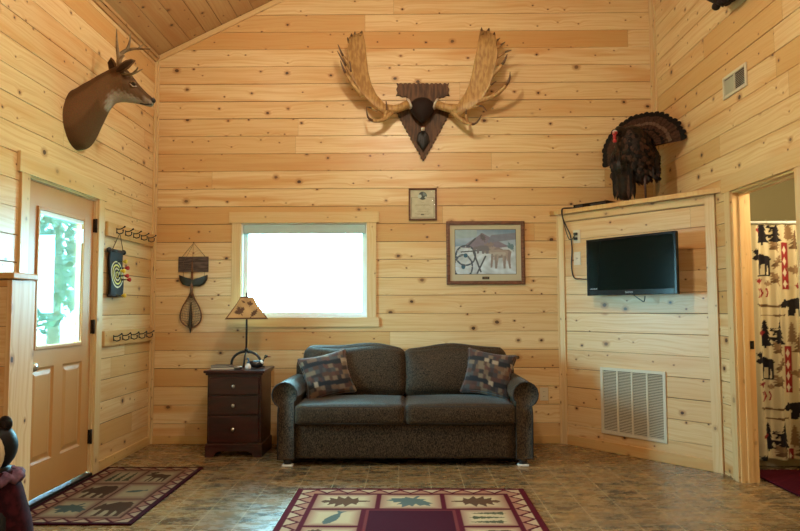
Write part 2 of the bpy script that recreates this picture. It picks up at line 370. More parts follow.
def sheet(name, nu, nv, pos, paint, mat, parent=None, thick=0.0, smooth=True, world=True):
    gu, gv = np.meshgrid(np.linspace(0, 1, nu+1), np.linspace(0, 1, nv+1), indexing='ij')
    P = pos(gu, gv); P = np.stack(P, -1).reshape(-1, 3)
    col = paint(gu, gv).reshape(-1, 3)
    if parent is not None and world:
        inv = np.array(chain(parent).inverted()); P = P @ inv[:3, :3].T+inv[:3, 3]
    idx = np.arange((nu+1)*(nv+1)).reshape(nu+1, nv+1)
    q = np.stack([idx[:-1, :-1], idx[1:, :-1], idx[1:, 1:], idx[:-1, 1:]], -1).reshape(-1, 4)
    nP = len(P); V = [P]; Fs = [q]; Cs = [col]
    if thick:
        a = P[idx[1, 0]]-P[idx[0, 0]]; b = P[idx[0, 1]]-P[idx[0, 0]]; n = np.cross(a, b); n = n/np.linalg.norm(n)
        off = -n*thick
        V.append(P+off); Fs.append((q+nP)[:, ::-1]); Cs.append(col)
        bd = np.concatenate([idx[:-1, 0], idx[-1, :-1], idx[::-1, -1][:-1], idx[0, ::-1][:-1]])
        b2 = np.roll(bd, -1); Fs.append(np.stack([bd, bd+nP, b2+nP, b2], -1))
    V = np.concatenate(V); Fs = np.concatenate(Fs); Cs = np.concatenate(Cs)
    me = bpy.data.meshes.new(name); me.vertices.add(len(V)); me.vertices.foreach_set('co', V.astype('f').ravel())
    me.loops.add(Fs.size); me.loops.foreach_set('vertex_index', Fs.ravel().astype('i'))
    me.polygons.add(len(Fs)); me.polygons.foreach_set('loop_start', np.arange(0, Fs.size, 4, dtype='i')); me.polygons.foreach_set('loop_total', np.full(len(Fs), 4, 'i'))
    me.update(calc_edges=True); me.validate()
    at = me.attributes.new('paint', 'FLOAT_COLOR', 'POINT'); at.data.foreach_set('color', np.concatenate([Cs, np.ones((len(Cs), 1))], 1).astype('f').ravel())
    if smooth: me.polygons.foreach_set('use_smooth', np.ones(len(Fs), bool))
    me.materials.append(mat); o = bpy.data.objects.new(name, me); C.objects.link(o)
    if parent is not None: o.parent = parent
    return o
# ================================================================ STRUCTURE
GROOVE0 = 2.142 % .1635; SPC = .1635
def sub_rect(rects, op):
    out = []
    a0, a1, b0, b1 = op
    for (u0, u1, v0, v1) in rects:
        if a1 <= u0 or a0 >= u1 or b1 <= v0 or b0 >= v1: out.append((u0, u1, v0, v1)); continue
        if v0 < b0: out.append((u0, u1, v0, b0))
        if v1 > b1: out.append((u0, u1, b1, v1))
        lo, hi = max(v0, b0), min(v1, b1)
        if u0 < a0: out.append((u0, a0, lo, hi))
        if u1 > a1: out.append((a1, u1, lo, hi))
    return out
def boarded(name, F, u, v, ops=(), thick=.13, v_off=GROOVE0, mat=PINE, clip=None, seed=1, spc=SPC):
    rnd = random.Random(seed); mb = MB(); u0, u1 = u; v0, v1 = v
    dep = .007
    k = floor((v0-v_off)/spc)
    while v_off+k*spc < v1:
        a, b = v_off+k*spc, v_off+(k+1)*spc; k += 1
        gap = rnd.choice([.0015, .002, .003, .004, .0055])
        x = u0-rnd.uniform(0, 2.5)
        while x < u1:
            ln = rnd.choice([2.4, 3.0, 3.6, 4.2, 4.9]); xa, xb = max(x, u0), min(x+ln, u1); x += ln
            if xb-xa < .02: continue
            tone = (rnd.random(), rnd.random()); ru, rv = rnd.uniform(0, 60), rnd.uniform(0, 30)
            rects = [(xa+.0006, xb-.0006, max(a+gap/2, v0), min(b-gap/2, v1))]
            for op in ops: rects = sub_rect(rects, op)
            for (p, q, r, s_) in rects:
                if s_-r < .003 or q-p < .003: continue
                ca = .0022 if abs(r-(a+gap/2)) < 1e-6 else 0; cb = .0022 if abs(s_-(b-gap/2)) < 1e-6 else 0
                rr, ss = r+ca, s_-cb
                if ss <= rr: rr, ss = r, s_
                vs = [F.p(p, rr, 0), F.p(q, rr, 0), F.p(q, ss, 0), F.p(p, ss, 0), F.p(p, r, -ca), F.p(q, r, -ca), F.p(p, s_, -cb), F.p(q, s_, -cb),
                      F.p(p, r, -dep), F.p(q, r, -dep), F.p(p, s_, -dep), F.p(q, s_, -dep)]
                U = lambda a_, b_: (a_+ru, b_+rv)
                fs = [(0, 1, 2, 3), (4, 5, 1, 0), (3, 2, 7, 6), (8, 9, 5, 4), (6, 7, 11, 10)]
                uvs = [[U(p, rr), U(q, rr), U(q, ss), U(p, ss)], [U(p, r), U(q, r), U(q, rr), U(p, rr)], [U(p, ss), U(q, ss), U(q, s_), U(p, s_)],
                       [U(p, r)]*4, [U(p, s_)]*4]
                mb.add(vs, fs, 0, False, tone, uvs)
    rects = [(u0, u1, v0, v1)]
    for op in ops: rects = sub_rect(rects, op)
    for (p, q, r, s_) in rects: mb.box(F, (p, q), (r, s_), (-thick, -dep), 1, (.5, .5))
    o = mb.build(name, [mat, BACKING], recalc=False)
    if clip:
        bm = bmesh.new(); bm.from_mesh(o.data)
        bmesh.ops.bisect_plane(bm, geom=bm.verts[:]+bm.edges[:]+bm.faces[:], plane_co=clip[0], plane_no=clip[1], clear_outer=True)
        bm.to_mesh(o.data); bm.free()
    return struct(o)
BACKING = plain('groove_shadow_wood', (.16, .085, .035), .8)
# openings
WIN = (*sorted((FB.hit(241, 270)[0], FB.hit(367, 270)[0])), FB.hit(300, 317.5)[1], FB.hit(300, 223)[1])
DR_Y0, DR_Y1, DR_H = 4.03, 4.965, 2.035          # entry door opening on the left wall
BD_Y0, BD_Y1, BD_H = 3.93, 4.735, 2.03          # bathroom opening on the right wall
fl = MB(); fl.box(FG, (XL-.3, 4.4), (YF-.2, 7.0), (-.12, 0)); struct(fl.build('floor', FLOOR))
CL = Vector((0, 0, EAVE)); CN = Vector((-SLOPE, 0, 1)).normalized()
boarded('wall_back', FB, (XL-.13, XR+.13), (0, 6.1), [WIN], clip=((XL, 0, EAVE), CN), seed=4)
boarded('wall_left', FL, (YF-.13, YB), (0, EAVE+.01), [(DR_Y0, DR_Y1, -1, DR_H)], seed=9)
boarded('wall_right', FR, (YF-.13, YB), (0, ceil_z(XR)), [(BD_Y0, BD_Y1, -1, BD_H)], thick=.12, seed=14)
boarded('wall_corner', FD, (0, DLEN), (0, LEDGE-.035), thick=.05, seed=22)
FF = Frame((0, YF, 0), (1, 0, 0), (0, 0, 1), (0, 1, 0))
boarded('wall_front', FF, (XL-.13, XR+.13), (0, 6.1), [], clip=((XL, 0, EAVE), CN), seed=31)
FC = Frame((XL, 0, EAVE), (0, 1, 0), (1, 0, SLOPE), (SLOPE, 0, -1))
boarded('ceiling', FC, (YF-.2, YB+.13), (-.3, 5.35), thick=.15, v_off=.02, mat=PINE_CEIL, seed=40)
# ---- trim
tr_n = [0]
def trim(F, u, v, n, mat=PINE_TRIM, bev=.002, tone=None, name='trim'):
    mb = MB(); mb.box(F, u, v, n, 0, tone, bev)
    if name == 'trim': tr_n[0] += 1; name = 'trim_%d' % tr_n[0]
    return struct(mb.build(name, mat))
trim(FB, (XL, XL+.032), (0, EAVE-.02), (0, .018))                       # inside corner strips
trim(FL, (YB-.045, YB-.018), (0, EAVE-.02), (0, .018))
trim(FR, (YB-.035, YB), (LEDGE, ceil_z(XR)-.01), (0, .016))
trim(FB, (XR-.05, XR-.016), (LEDGE, ceil_z(XR)-.03), (0, .016))
mb = MB(); mb.box(Frame((XL, YB, EAVE), (1, 0, SLOPE), (-SLOPE, 0, 1), (0, -1, 0)), (0, 5.1), (-.05, -.004), (0, .02), bev=.002); struct(mb.build('trim_5', PINE_TRIM))
tr_n[0] = 5
mb = MB(); mb.box(FL, (YF, YB-.02), (EAVE-.065, EAVE-.0), (0, .02), bev=.002); mb.box(FL, (YF, YB-.02), (EAVE-.03, EAVE-.0), (.02, .035), bev=.003); tr_n[0] += 1; struct(mb.build('trim_6', PINE_CEIL))
def baseboard(name, F, u, h=.075):
    mb = MB(); mb.box(F, u, (0, h), (0, .016), 0, None, .004); return struct(mb.build(name, PINE_BASE))
baseboard('baseboard_back', FB, (XL+.016, DX-.03)); baseboard('baseboard_left', FL, (DR_Y1+.085, YB-.017))
baseboard('baseboard_left.001', FL, (YF, DR_Y0-.085)); baseboard('baseboard_corner', FD, (.055, DLEN-.075), .085)
baseboard('baseboard_right', FR, (YF, BD_Y0-.09))
# corner wall end boards
trim(FD, (0, .055), (0, LEDGE-.037), (0, .019)); trim(FD, (DLEN-.075, DLEN-.0), (0, LEDGE-.037), (0, .019))
trim(FB, (DX-.028, DX+.01), (0, LEDGE-.037), (0, .012))
trim(FD, (.055, DLEN-.075), (LEDGE-.1, LEDGE-.037), (0, .015))
# ledge on top of the corner wall
mb = MB(); ov = .045
q0 = FB.p(FB.hit(549, 212)[0], 0); a0 = (q0.x, YB); e0 = FD.p(-.02, 0, ov); e1 = FD.p(DLEN+.02, 0, ov)
pts = [(XR-.001, YB-.001), (a0[0], YB-.001), (a0[0], YB-.035), (e0.x, e0.y), (XR-.001, e1.y-.05)]
mb.prism(FG, pts, LEDGE-.036, LEDGE); led = mb.build('trim_ledge', PINE_BASE); led.name = 'trim_%d' % (tr_n[0]+1); tr_n[0] += 1; struct(led)
# ================================================================ WINDOW in the back wall
def window(name, F, op, blind=True, casing=.085, mull=True):
    u0, u1, v0, v1 = op
    root = bpy.data.objects.new(name, None); C.objects.link(root); root.location = F.p((u0+u1)/2, v0, 0); struct(root)
    mb = MB(); t = .018
    for (a, b, c, d) in ((u0-casing, u0, v0-.0, v1), (u1, u1+casing, v0, v1)): mb.box(F, (a, b), (c, d), (0, t), bev=.002)
    mb.box(F, (u0-casing-.025, u1+casing+.025), (v1, v1+casing+.015), (0, t+.004), bev=.002)
    mb.box(F, (u0-casing-.025, u1+casing+.025), (v0-casing, v0), (0, t+.004), bev=.002)
    mb.build('window_casing', PINE_TRIM, root)
    mb = MB(); mb.box(F, (u0-.001, u1+.001), (v0-.012, v0), (-.10, .026), bev=.002)
    mb.build('window_sill', PINE_TRIM, root)
    mb = MB(); r = .012                                             # white jamb liner
    mb.box(F, (u0, u0+r), (v0, v1), (-.12, .0)); mb.box(F, (u1-r, u1), (v0, v1), (-.12, 0)); mb.box(F, (u0+r, u1-r), (v1-r, v1), (-.12, 0)); mb.box(F, (u0+r, u1-r), (v0, v0+r), (-.12, -.001))
    mb.build('jamb', VINYL, root)
    mb = MB(); fw = .038; a, b, c, d = u0+r, u1-r, v0+r, v1-r
    for q in (((a, a+fw), (c, d)), ((b-fw, b), (c, d)), ((a+fw, b-fw), (c, c+fw)), ((a+fw, b-fw), (d-fw, d))): mb.box(F, q[0], q[1], (-.11, -.06), bev=.003)
    if mull: m_ = (a+b)/2; mb.box(F, (m_-.018, m_+.018), (c+fw, d-fw), (-.105, -.07), bev=.003)
    mb.build('window_frame', VINYL, root)
    mb = MB(); mb.box(F, (a+fw-.004, b-fw+.004), (c+fw-.004, d-fw+.004), (-.092, -.086)); mb.build('pane', GLASS, root)
    if blind:
        mb = MB(); mb.box(F, (a+.002, b-.002), (d-.085, d-.001), (-.055, -.004), bev=.006); mb.build('blind_cassette', BLIND, root)
    return root
window('window_1', FB, WIN, mull=False)
# ================================================================ ENTRY DOOR
door = bpy.data.objects.new('door_1', None); C.objects.link(door); door.location = (XL, (DR_Y0+DR_Y1)/2, 0); struct(door)
def door_frame(F, y0, y1, h, parent, depth, cas=.085, casmat=PINE_TRIM, side1=True, jm=PINE_TRIM):
    mb = MB()
    mb.box(F, (y1-.004, y1+cas), (0, h-.004), (0, .018), bev=.002); mb.box(F, (y0-cas, y0+.004), (0, h-.004), (0, .018), bev=.002)
    mb.box(F, (y0-cas-.03, y1+cas+.03), (h-.004, h+cas+.035), (0, .022), bev=.002)
    mb.build('door_casing', casmat, parent)
    mb = MB(); t = .018
    mb.box(F, (y1-t, y1), (0, h), (-depth, .001)); mb.box(F, (y0, y0+t), (0, h), (-depth, .001)); mb.box(F, (y0+t, y1-t), (h-t, h), (-depth, .001))
    mb.build('door_jamb', jm, parent)
door_frame(FL, DR_Y0, DR_Y1, DR_H, door, .13)
y0, y1 = DR_Y0+.021, DR_Y1-.021; zb, zt = .03, DR_H-.022
ga = FL.hit(38.5, 300, -.02)[0]; gb = FL.hit(83.5, 300, -.02)[0]; gz0 = FL.hit(60, 344, -.02)[1]; gz1 = FL.hit(60, 215, -.02)[1]
mb = MB()
fr = [(y0, y1, zb, zt)]; pan = []
for pa, pb in ((36.5, 54.5), (65, 81)):
    a = FL.hit(pa, 410, -.02)[0]; b = FL.hit(pb, 410, -.02)[0]; pan.append((a, b, .23, .92))
# symmetric layout of two lower panels
wD = y1-y0; pan = [(y0+.12, y0+.12+.27, .24, .84), (y1-.12-.27, y1-.12, .24, .84)]
gb = y1-.155; ga = y0+.155
for r_ in pan+[(ga, gb, gz0, gz1)]: fr = sub_rect(fr, r_)
for (a, b, c, d) in fr: mb.box(FL, (a, b), (c, d), (-.065, -.02), tone=(.5, .5))
for (a, b, c, d) in pan:                                             # raised panels
    o_ = [(a, c), (b, c), (b, d), (a, d)]
    for lv in range(4):
        ins = [0, .014, .024, .05][lv]; dp = [-.02, -.030, -.030, -.022][lv]
        ring = [FL.p(a+ins, c+ins, dp), FL.p(b-ins, c+ins, dp), FL.p(b-ins, d-ins, dp), FL.p(a+ins, d-ins, dp)]
        if lv == 0: base = len(mb.v)
        if lv > 0: mb.add(prev+ring, [(i, (i+1) % 4, 4+(i+1) % 4, 4+i) for i in range(4)])
        prev = ring
    mb.add(ring, [(0, 1, 2, 3)]); mb.box(FL, (a, b), (c, d), (-.065, -.05))
mb.build('door_leaf', DOORM, door, recalc=False)
mb = MB(); k = .022
for q in (((ga-k, ga), (gz0-k, gz1+k)), ((gb, gb+k), (gz0-k, gz1+k)), ((ga, gb), (gz0-k, gz0)), ((ga, gb), (gz1, gz1+k))): mb.box(FL, q[0], q[1], (-.022, -.008), bev=.004)
mb.build('glazing_bead', DOORM, door)
mb = MB(); mb.box(FL, (ga-.002, gb+.002), (gz0-.002, gz1+.002), (-.045, -.039)); mb.build('door_glass', GLASS, door)
mb = MB(); mb.box(FL, (ga+.004, gb-.004), (gz1-.022, gz1-.001), (-.036, -.014), bev=.003); hr = mb.build('blind_headrail', VINYL, door)
mb = MB(); mb.box(FL, (gb-.014, gb-.003), (gz0+.01, gz1-.03), (-.034, -.026)); mb.box(FL, (gb-.018, gb-.001), (gz1-.16, gz1-.06), (-.026, -.012), bev=.002); mb.build('blind_slide', VINYL, hr)
for z in (.28, 1.08, 1.83):
    mb = MB(); mb.box(FL, (y1-.004, y1+.018), (z-.05, z+.05), (-.022, -.006)); mb.tube([FL.p(y1+.006, z-.052, .001), FL.p(y1+.006, z+.052, .001)], .008, 8); mb.build('door_hinge', HINGE, door)
kz = FL.hit(36, 366, 0)[1]
mb = MB(); kp = FL.p(y0+.065, kz, -.02); mb.lathe(kp, [(.001, -.004), (.032, 0), (.032, .006), (.013, .01), (.011, .03), (.024, .036), (.029, .05), (.024, .063), (.001, .067)], 20, (1, 0, 0)); mb.build('door_knob', STEEL, door)
mb = MB(); kp = FL.p(y0+.065, kz+.14, -.02); mb.lathe(kp, [(.001, -.004), (.03, 0), (.028, .012), (.012, .014), (.012, .02), (.001, .02)], 20, (1, 0, 0)); mb.build('deadbolt', STEEL, door)
mb = MB(); mb.box(FL, (DR_Y0+.018, DR_Y1-.018), (0, .022), (-.13, .02), bev=.004); mb.build('threshold', HINGE, door)
# ================================================================ BATHROOM DOORWAY + ROOM BEYOND
bd = bpy.data.objects.new('door_2', None); C.objects.link(bd); bd.location = (XR, (BD_Y0+BD_Y1)/2, 0); struct(bd)
JAMBY = pine('jamb_pine', (.80, .57, .28), (.74, .48, .2), .35, .25)
door_frame(FR, BD_Y0, BD_Y1, BD_H, bd, .12, casmat=PINE_TRIM, jm=JAMBY, cas=.075)
mb = MB(); mb.box(FR, (BD_Y1-.03, BD_Y1-.018), (0, BD_H-.018), (-.075, -.04), bev=.002); mb.box(FR, (BD_Y0+.018, BD_Y0+.03), (0, BD_H-.018), (-.075, -.04), bev=.002); mb.box(FR, (BD_Y0+.03, BD_Y1-.03), (BD_H-.03, BD_H-.018), (-.075, -.04), bev=.002); mb.build('door_stop', JAMBY, bd)
sz = pixel(752, 345, (0, BD_Y1-.018, 0), (0, 1, 0)).z
mb = MB(); mb.box(FR, (BD_Y1-.021, BD_Y1-.0175), (sz-.028, sz+.028), (-.112, -.086)); mb.box(FR, (BD_Y1-.0222, BD_Y1-.019), (sz-.012, sz+.012), (-.104, -.094), 1); mb.build('strike_plate', [HINGE, BLACK], bd)
BWALL = plain('olive_beige_wall_paint', (.36, .31, .16), .75, .3)
BX0, BX1, BY0, BY1 = XR+.12, 4.2, 3.2, 6.0
def slab(name, F, u, v, n, mat): mb = MB(); mb.box(F, u, v, n); return struct(mb.build(name, mat))
slab('wall_bathroom_back', FW, (BX0, BX1), (0, 2.45), (-BY1-.1, -BY1), BWALL)
slab('wall_bathroom_right', FL, (BY0-.1, BY1+.1), (0, 2.45), (BX1-XL, BX1-XL+.1), BWALL)
slab('wall_bathroom_front', FW, (BX0, BX1), (0, 2.45), (-BY0, -BY0+.1), BWALL)
mb = MB()
for rc in sub_rect([(BY0-.1, BY1+.1, 0, 2.45)], (BD_Y0, BD_Y1, -1, BD_H)): mb.box(FL, rc[:2], rc[2:], (BX0-XL, BX0-XL+.008), tone=(.5, .5))
struct(mb.build('wall_bathroom_left', BWALL))
slab('ceiling_bathroom', FG, (BX0, BX1+.1), (BY0-.1, BY1+.1), (2.45, 2.5), plain('ceiling_white', (.6, .55, .42), .8))
# ================================================================ PONY WALL (left foreground)
mb = MB(); HX, HY0, HY1, HZ = -1.62, 2.74, 2.915, 1.362
for k in range(9):
    a, b = k*.163, min((k+1)*.163-.002, HZ-.03)
    if b > a: mb.box(FW, (XL, HX-.02), (a, b), (-HY0-.01, -HY0), bev=.0015); mb.box(FW, (XL, HX-.02), (a, b), (-HY1, -HY1+.01), bev=.0015)
mb.box(FW, (XL, HX-.02), (0, HZ-.03), (-HY1+.01, -HY0-.01), 1, (.5, .5))
mb.box(FW, (HX-.02, HX), (0, HZ-.03), (-HY1, -HY0), bev=.0015, tone=(.2, .2))
pw = struct(mb.build('wall_partition', [PINE, BACKING]))
mb = MB(); mb.box(FW, (XL, HX+.012), (HZ-.026, HZ), (-HY1-.012, -HY0+.012), bev=.004, tone=(.6, .5)); struct(mb.build('trim_cap', PINE_BASE)).name = 'trim_%d' % (tr_n[0]+1); tr_n[0] += 1
# ================================================================ OUTDOORS (seen through the glass, plus an added sky blocker)
gm = plain('pale_summer_ground', (.30, .40, .22), .9, var=.3, vscale=.6)
mb = MB(); mb.box(FG, (-30, 30), (-30, 40), (-.5, -.35)); struct(mb.build('ground', gm))
mb = MB(); mb.box(FG, (-4.3, XL-.14), (1.5, 8.5), (2.62, 2.72)); struct(mb.build('added_sky_blocker', BACKING))  # slab added over the door side to cut sky light through its glass
LEAFM = plain('sunlit_leaves', (.07, .125, .085), .6, .3, var=.4, vscale=6, col2=(.14, .20, .15)); BARK = plain('tree_bark', (.12, .09, .06), .9)
def tree(x, y, h, r, label, seed):
    rnd = random.Random(seed); t = thing('leafy_tree', label, 'tree', (x, y, -.35), group='trees outside the door')
    mb = MB(); mb.tube([(x, y, -.35), (x+.05, y, h*.4), (x-.04, y+.05, h*.9)], [.14, .1, .03], 8); mb.build('trunk', BARK, t)
    mb = MB()
    for k in range(3800):
        a = rnd.uniform(0, 2*pi); zz = rnd.uniform(-1, 1); q = rnd.uniform(.45, 1)**.5
        c = Vector((x+r*q*cos(a)*sqrt(1-zz*zz), y+r*q*sin(a)*sqrt(1-zz*zz), h*.6+h*.42*zz*q))
        u = Vector((rnd.gauss(0, 1), rnd.gauss(0, 1), rnd.gauss(0, 1))).normalized(); v = u.orthogonal().normalized(); s = rnd.uniform(.05, .10)
        mb.add([c-u*s, c+v*s*.5, c+u*s, c-v*s*.5], [(0, 1, 2, 3)])
    mb.build('foliage', LEAFM, t, recalc=False)
tree(-5.2, 8.6, 4.2, 1.25, 'leafy green tree outside, seen through the left part of the door glass', 1)
tree(-6.6, 12.5, 5.5, 1.6, 'taller leafy tree outside, farther off behind the door glass', 2)
# ================================================================ CEILING LIGHTS (fixtures above the frame; the front one is added fill)
SHADEG = plain('lit_frosted_glass', (.9, .8, .6), .5, emit=(1, .72, .40, 6))
def ceiling_lamp(x, y, drop, power, rad, label, col=(1, .84, .62), dome=.15):
    zc = ceil_z(x); z = zc-drop; t = thing('ceiling_lamp', label, 'ceiling lamp', (x, y, z-.05), group=None)
    mb = MB(); mb.lathe((x, y, z), [(.001, .10), (dome*.75, .095), (dome+.01, .05), (dome+.01, .03), (.001, .03)], 28); mb.build('canopy', HINGE, t)
    mb = MB(); mb.tube([(x, y, z+.09), (x, y, zc+.02)], .012, 10); mb.lathe((x, y, zc-.05), [(.001, -.02), (.05, -.01), (.06, .04), (.001, .05)], 20); mb.build('rod', HINGE, t)
    mb = MB(); mb.lathe((x, y, z), [(dome, .03), (dome*.97, -.01), (dome*.75, -.055), (dome*.4, -.08), (.001, -.088)], 28); o = mb.build('lamp_glass', SHADEG, t)
    l = bpy.data.lights.new('bulb', 'POINT'); l.energy = power; l.color = col; l.shadow_soft_size = rad
    lo = bpy.data.objects.new('bulb', l); C.objects.link(lo); lo.location = (x, y, z-.2)
ceiling_lamp(-.1, 3.6, 1.0, 124, .14, 'bowl shaped lamp hanging from the middle of the sloped ceiling')
ceiling_lamp(.6, .2, 1.7, 74, .14, 'added unseen bowl shaped fill lamp near the front wall', col=(1, .93, .82))  # added fill, stands in for daylight from behind the camera
ceiling_lamp(-1.42, 4.85, .12, 6, .07, 'small round lamp close under the low side of the ceiling', dome=.1)
def portal(F, op, n, flip, en=0):
    u0, u1, v0, v1 = op; l = bpy.data.lights.new('daylight_portal', 'AREA'); l.shape = 'RECTANGLE'; l.size = u1-u0; l.size_y = v1-v0
    l.cycles.is_portal = True
    o = bpy.data.objects.new('daylight_portal', l); C.objects.link(o); o.location = F.p((u0+u1)/2, (v0+v1)/2, n)
    nrm = F.n; o.rotation_euler = (-nrm).to_track_quat('Z', 'Y').to_euler()
portal(FB, WIN, -.14, 0); portal(FL, (DR_Y0+.1, DR_Y1-.1, .9, 2.0), -.14, 0)
# bathroom bulb
bt = thing('bathroom_ceiling_light', 'round white ceiling light in the bathroom', 'ceiling light', (3.0, 4.3, 2.36))
mb = MB(); mb.lathe((3.0, 4.3, 2.45), [(.001, 0), (.15, -.002), (.15, -.03), (.001, -.03)], 24); mb.build('base', VINYL, bt)
mb = MB(); mb.lathe((3.0, 4.3, 2.42), [(.14, 0), (.12, -.05), (.05, -.08), (.001, -.085)], 24); mb.build('lamp_glass', SHADEG, bt)
l = bpy.data.lights.new('bathroom_bulb', 'POINT'); l.energy = 44; l.color = (1, .80, .52); l.shadow_soft_size = .12
lo = bpy.data.objects.new('bathroom_bulb', l); C.objects.link(lo); lo.location = (3.0, 4.3, 2.2)
# ================================================================ SOFA
SX0, SX1, SYF, SYB = -.99, .965, 5.185, 6.02
sofa = thing('sofa', 'brown tweed rolled-arm two-seat sofa below the bright window', 'sofa', ((SX0+SX1)/2, (SYF+SYB)/2, 0))
def arm_profile(sgn):      # local: x outward, z up ; inner face x=0
    pts = [(0, .055), (0, .50)]
    cx, cz, r = .075, .545, .098
    for k in range(13):
        a = radians(205-k*(205+62)/12); pts.append((cx+r*cos(a)*1.0, cz+r*sin(a)))
    pts += [(.122, .44), (.125, .40), (.128, .055)]
    return pts
for sg in (-1, 1):
    xin = SX0+.128 if sg < 0 else SX1-.128
    pf = arm_profile(sg); mb = MB(); rs = []
    cxm = sum(p[0] for p in pf)/len(pf); czm = sum(p[1] for p in pf)/len(pf)
    for (yy, sc) in ((SYF+.012, .93), (SYF+.003, .97), (SYF, .99), (SYF+.004, 1.0), (SYF+.03, 1.01), (SYF+.4, 1.015), (SYB-.06, 1.0), (SYB-.03, .98)):
        rs.append([Vector((xin+sg*(cxm+(p[0]-cxm)*sc), yy, max(.055, czm+(p[1]-czm)*sc))) for p in pf])
    mb.rings(rs, True, False, 0, True)
    arm = mb.build('arm', TWEED, sofa)
    mb = MB(); mb.tube([(xin+sg*(cxm+(p[0]-cxm)*.985), SYF+.001, czm+(p[1]-czm)*.985) for p in pf[1:-1]]+[(xin+sg*.124, SYF+.001, .06)], .0055, 6); mb.build('piping', PIPING, arm)
xi0, xi1 = SX0+.128, SX1-.128
mb = MB(); mb.soft((xi1-xi0+.03, SYB-SYF-.03, .275), .02, (0, .0, 0), 10, Matrix.Translation(((xi0+xi1)/2, (SYF+SYB)/2+.008, .055+.1375))); mb.build('base', TWEED, sofa)
mb = MB(); mb.soft((xi1-xi0+.2, .17, .72), .06, (0, .0, .01), 12, Matrix.Translation(((xi0+xi1)/2, SYB-.09, .06+.36))); mb.build('back_frame', TWEED, sofa)
cw = (xi1-xi0)/2
for k in range(2):
    cx = xi0+cw*(k+.5)
    mb = MB(); M = Matrix.Translation((cx, SYF+.30, .395)); mb.soft((cw-.004, .64, .155), .035, (.004, .012, .022), 16, M); sc = mb.build('seat_cushion', TWEED, sofa)
    mb = MB()
    for zz, yo in ((.062, .001), (-.062, .001)):
        mb.tube([(cx-cw/2+.012+(cw-.024)*q/12, SYF-.016+.012*0+(.012*(abs(q-6)/6)**3), .395+zz) for q in range(13)], .005, 6)
    mb.build('piping', PIPING, sc)
def back_sag(q, x, y, z):
    q.z += .022*(1-x*x)-.02*abs(x)**6*(z > 0); return q
for k, (dx, dz, rot) in enumerate(((0, 0, 0), (0, -.008, .0))):
    cx = xi0+cw*(k+.5)-(.0 if k else .0)
    M = Matrix.Translation((cx, SYB-.235, .665+dz)) @ Matrix.Rotation(radians(-13), 4, 'X')
    def sg_(q, x, y, z, k=k):
        q.z += (.018*(1-x*x)+.010*sin(5*x+k*2.1)) * (z > 0)*z
        q.y += .012*sin(4*x+2*z+k)*(y < 0)
        return q
    mb = MB(); mb.soft((cw+.035, .20, .41), .075, (.006, .05, .02), 18, M, sag=sg_); bc = mb.build('back_cushion', TWEED, sofa)
    mb = MB(); mb.tube([M @ Vector((-(cw+.0)/2+.03+(cw-.06)*q/14, -.045, .196+(.018*(1-((q-7)/7)**2)+.010*sin(5*(q-7)/7+k*2.1))+.012*(1-((q-7)/7)**2))) for q in range(15)], .005, 6); mb.build('piping', PIPING, bc)
WHITEF = plain('white_floor_cup', (.75, .76, .74), .5)
for (fx, fy) in ((SX0+.075, SYF+.04), (SX1-.075, SYF+.04), (SX0+.075, SYB-.08), (SX1-.075, SYB-.08)):
    mb = MB(); mb.box(FG, (fx-.042, fx+.042), (fy-.03, fy+.035), (0, .018), bev=.006)
    f_ = mb.build('foot', WHITEF, sofa); f_['label'] = 'white furniture cup under the sofa foot'
    mb = MB(); mb.lathe((fx, fy, .0), [(.03, .02), (.034, .058), (.001, .058)], 14); mb.build('foot_peg', BLACK, f_)
# throw pillows
def paint_mesh(o, func):
    me = o.data; n = len(me.vertices); a = np.empty(n*3); me.vertices.foreach_get('co', a); a = a.reshape(-1, 3)
    col = func(a[:, 0], a[:, 1], a[:, 2]); at = me.attributes.new('paint', 'FLOAT_COLOR', 'POINT')
    at.data.foreach_set('color', np.concatenate([col, np.ones((n, 1))], 1).astype('f').ravel())
def patchwork(seed):
    rnd = np.random.RandomState(seed)
    pal = .62*np.array([(.13, .055, .03), (.24, .13, .07), (.07, .05, .05), (.17, .06, .035), (.045, .028, .022), (.30, .2, .12), (.10, .09, .085), (.12, .045, .03)])
    edges = [np.cumsum(rnd.uniform(.022, .045, 16))-.27 for _ in range(12)]; cs = rnd.randint(0, 8, (12, 17))
    def f(x, y, z):
        zz = z+.012*np.sin(x*15); row = np.clip(((zz+.21)/.035).astype(int), 0, 11)
        col = np.zeros((len(x), 3))
        for r in range(12):
            m = row == r; c = np.searchsorted(edges[r], x[m]); cc = pal[cs[r][np.clip(c, 0, 16)]]
            if r in (3, 8): cc = np.where((cs[r][np.clip(c, 0, 16)] == 5)[:, None], np.array((.36, .27, .18)), np.array((.008, .008, .011)))
            col[m] = cc
        return col
    return f
PIL = painted('patchwork_chenille', .8, .5, 120, .3, .3)
def pillow(loc, rz, tilt, roll, label, seed):
    mb = MB()
    def pin(q, x, y, z):
        k = 1-.14*(1-x*x)*abs(z)**3; k2 = 1-.14*(1-z*z)*abs(x)**3
        q.z *= k if abs(z) > .3 else 1; q.x *= k2 if abs(x) > .3 else 1
        e = (1-x*x)*(1-z*z); q.y = q.y*(.22+.78*e**.42); return q
    mb.soft((.43, .15, .40), .035, (0, .02, 0), 44, sag=pin)
    o = mb.build('throw_pillow', PIL, recalc=True); paint_mesh(o, patchwork(seed))
    o.location = loc; o.rotation_euler = (tilt, roll, rz); tag(o, label, 'pillow', 'throw pillows on the sofa')
    return o
pillow((-.66, 5.60, .655), radians(14), radians(-22), radians(-12), 'patchwork throw pillow leaning on the left sofa arm', 5)
pillow((.68, 5.59, .665), radians(-14), radians(-20), radians(9), 'patchwork throw pillow leaning on the right sofa arm', 11)
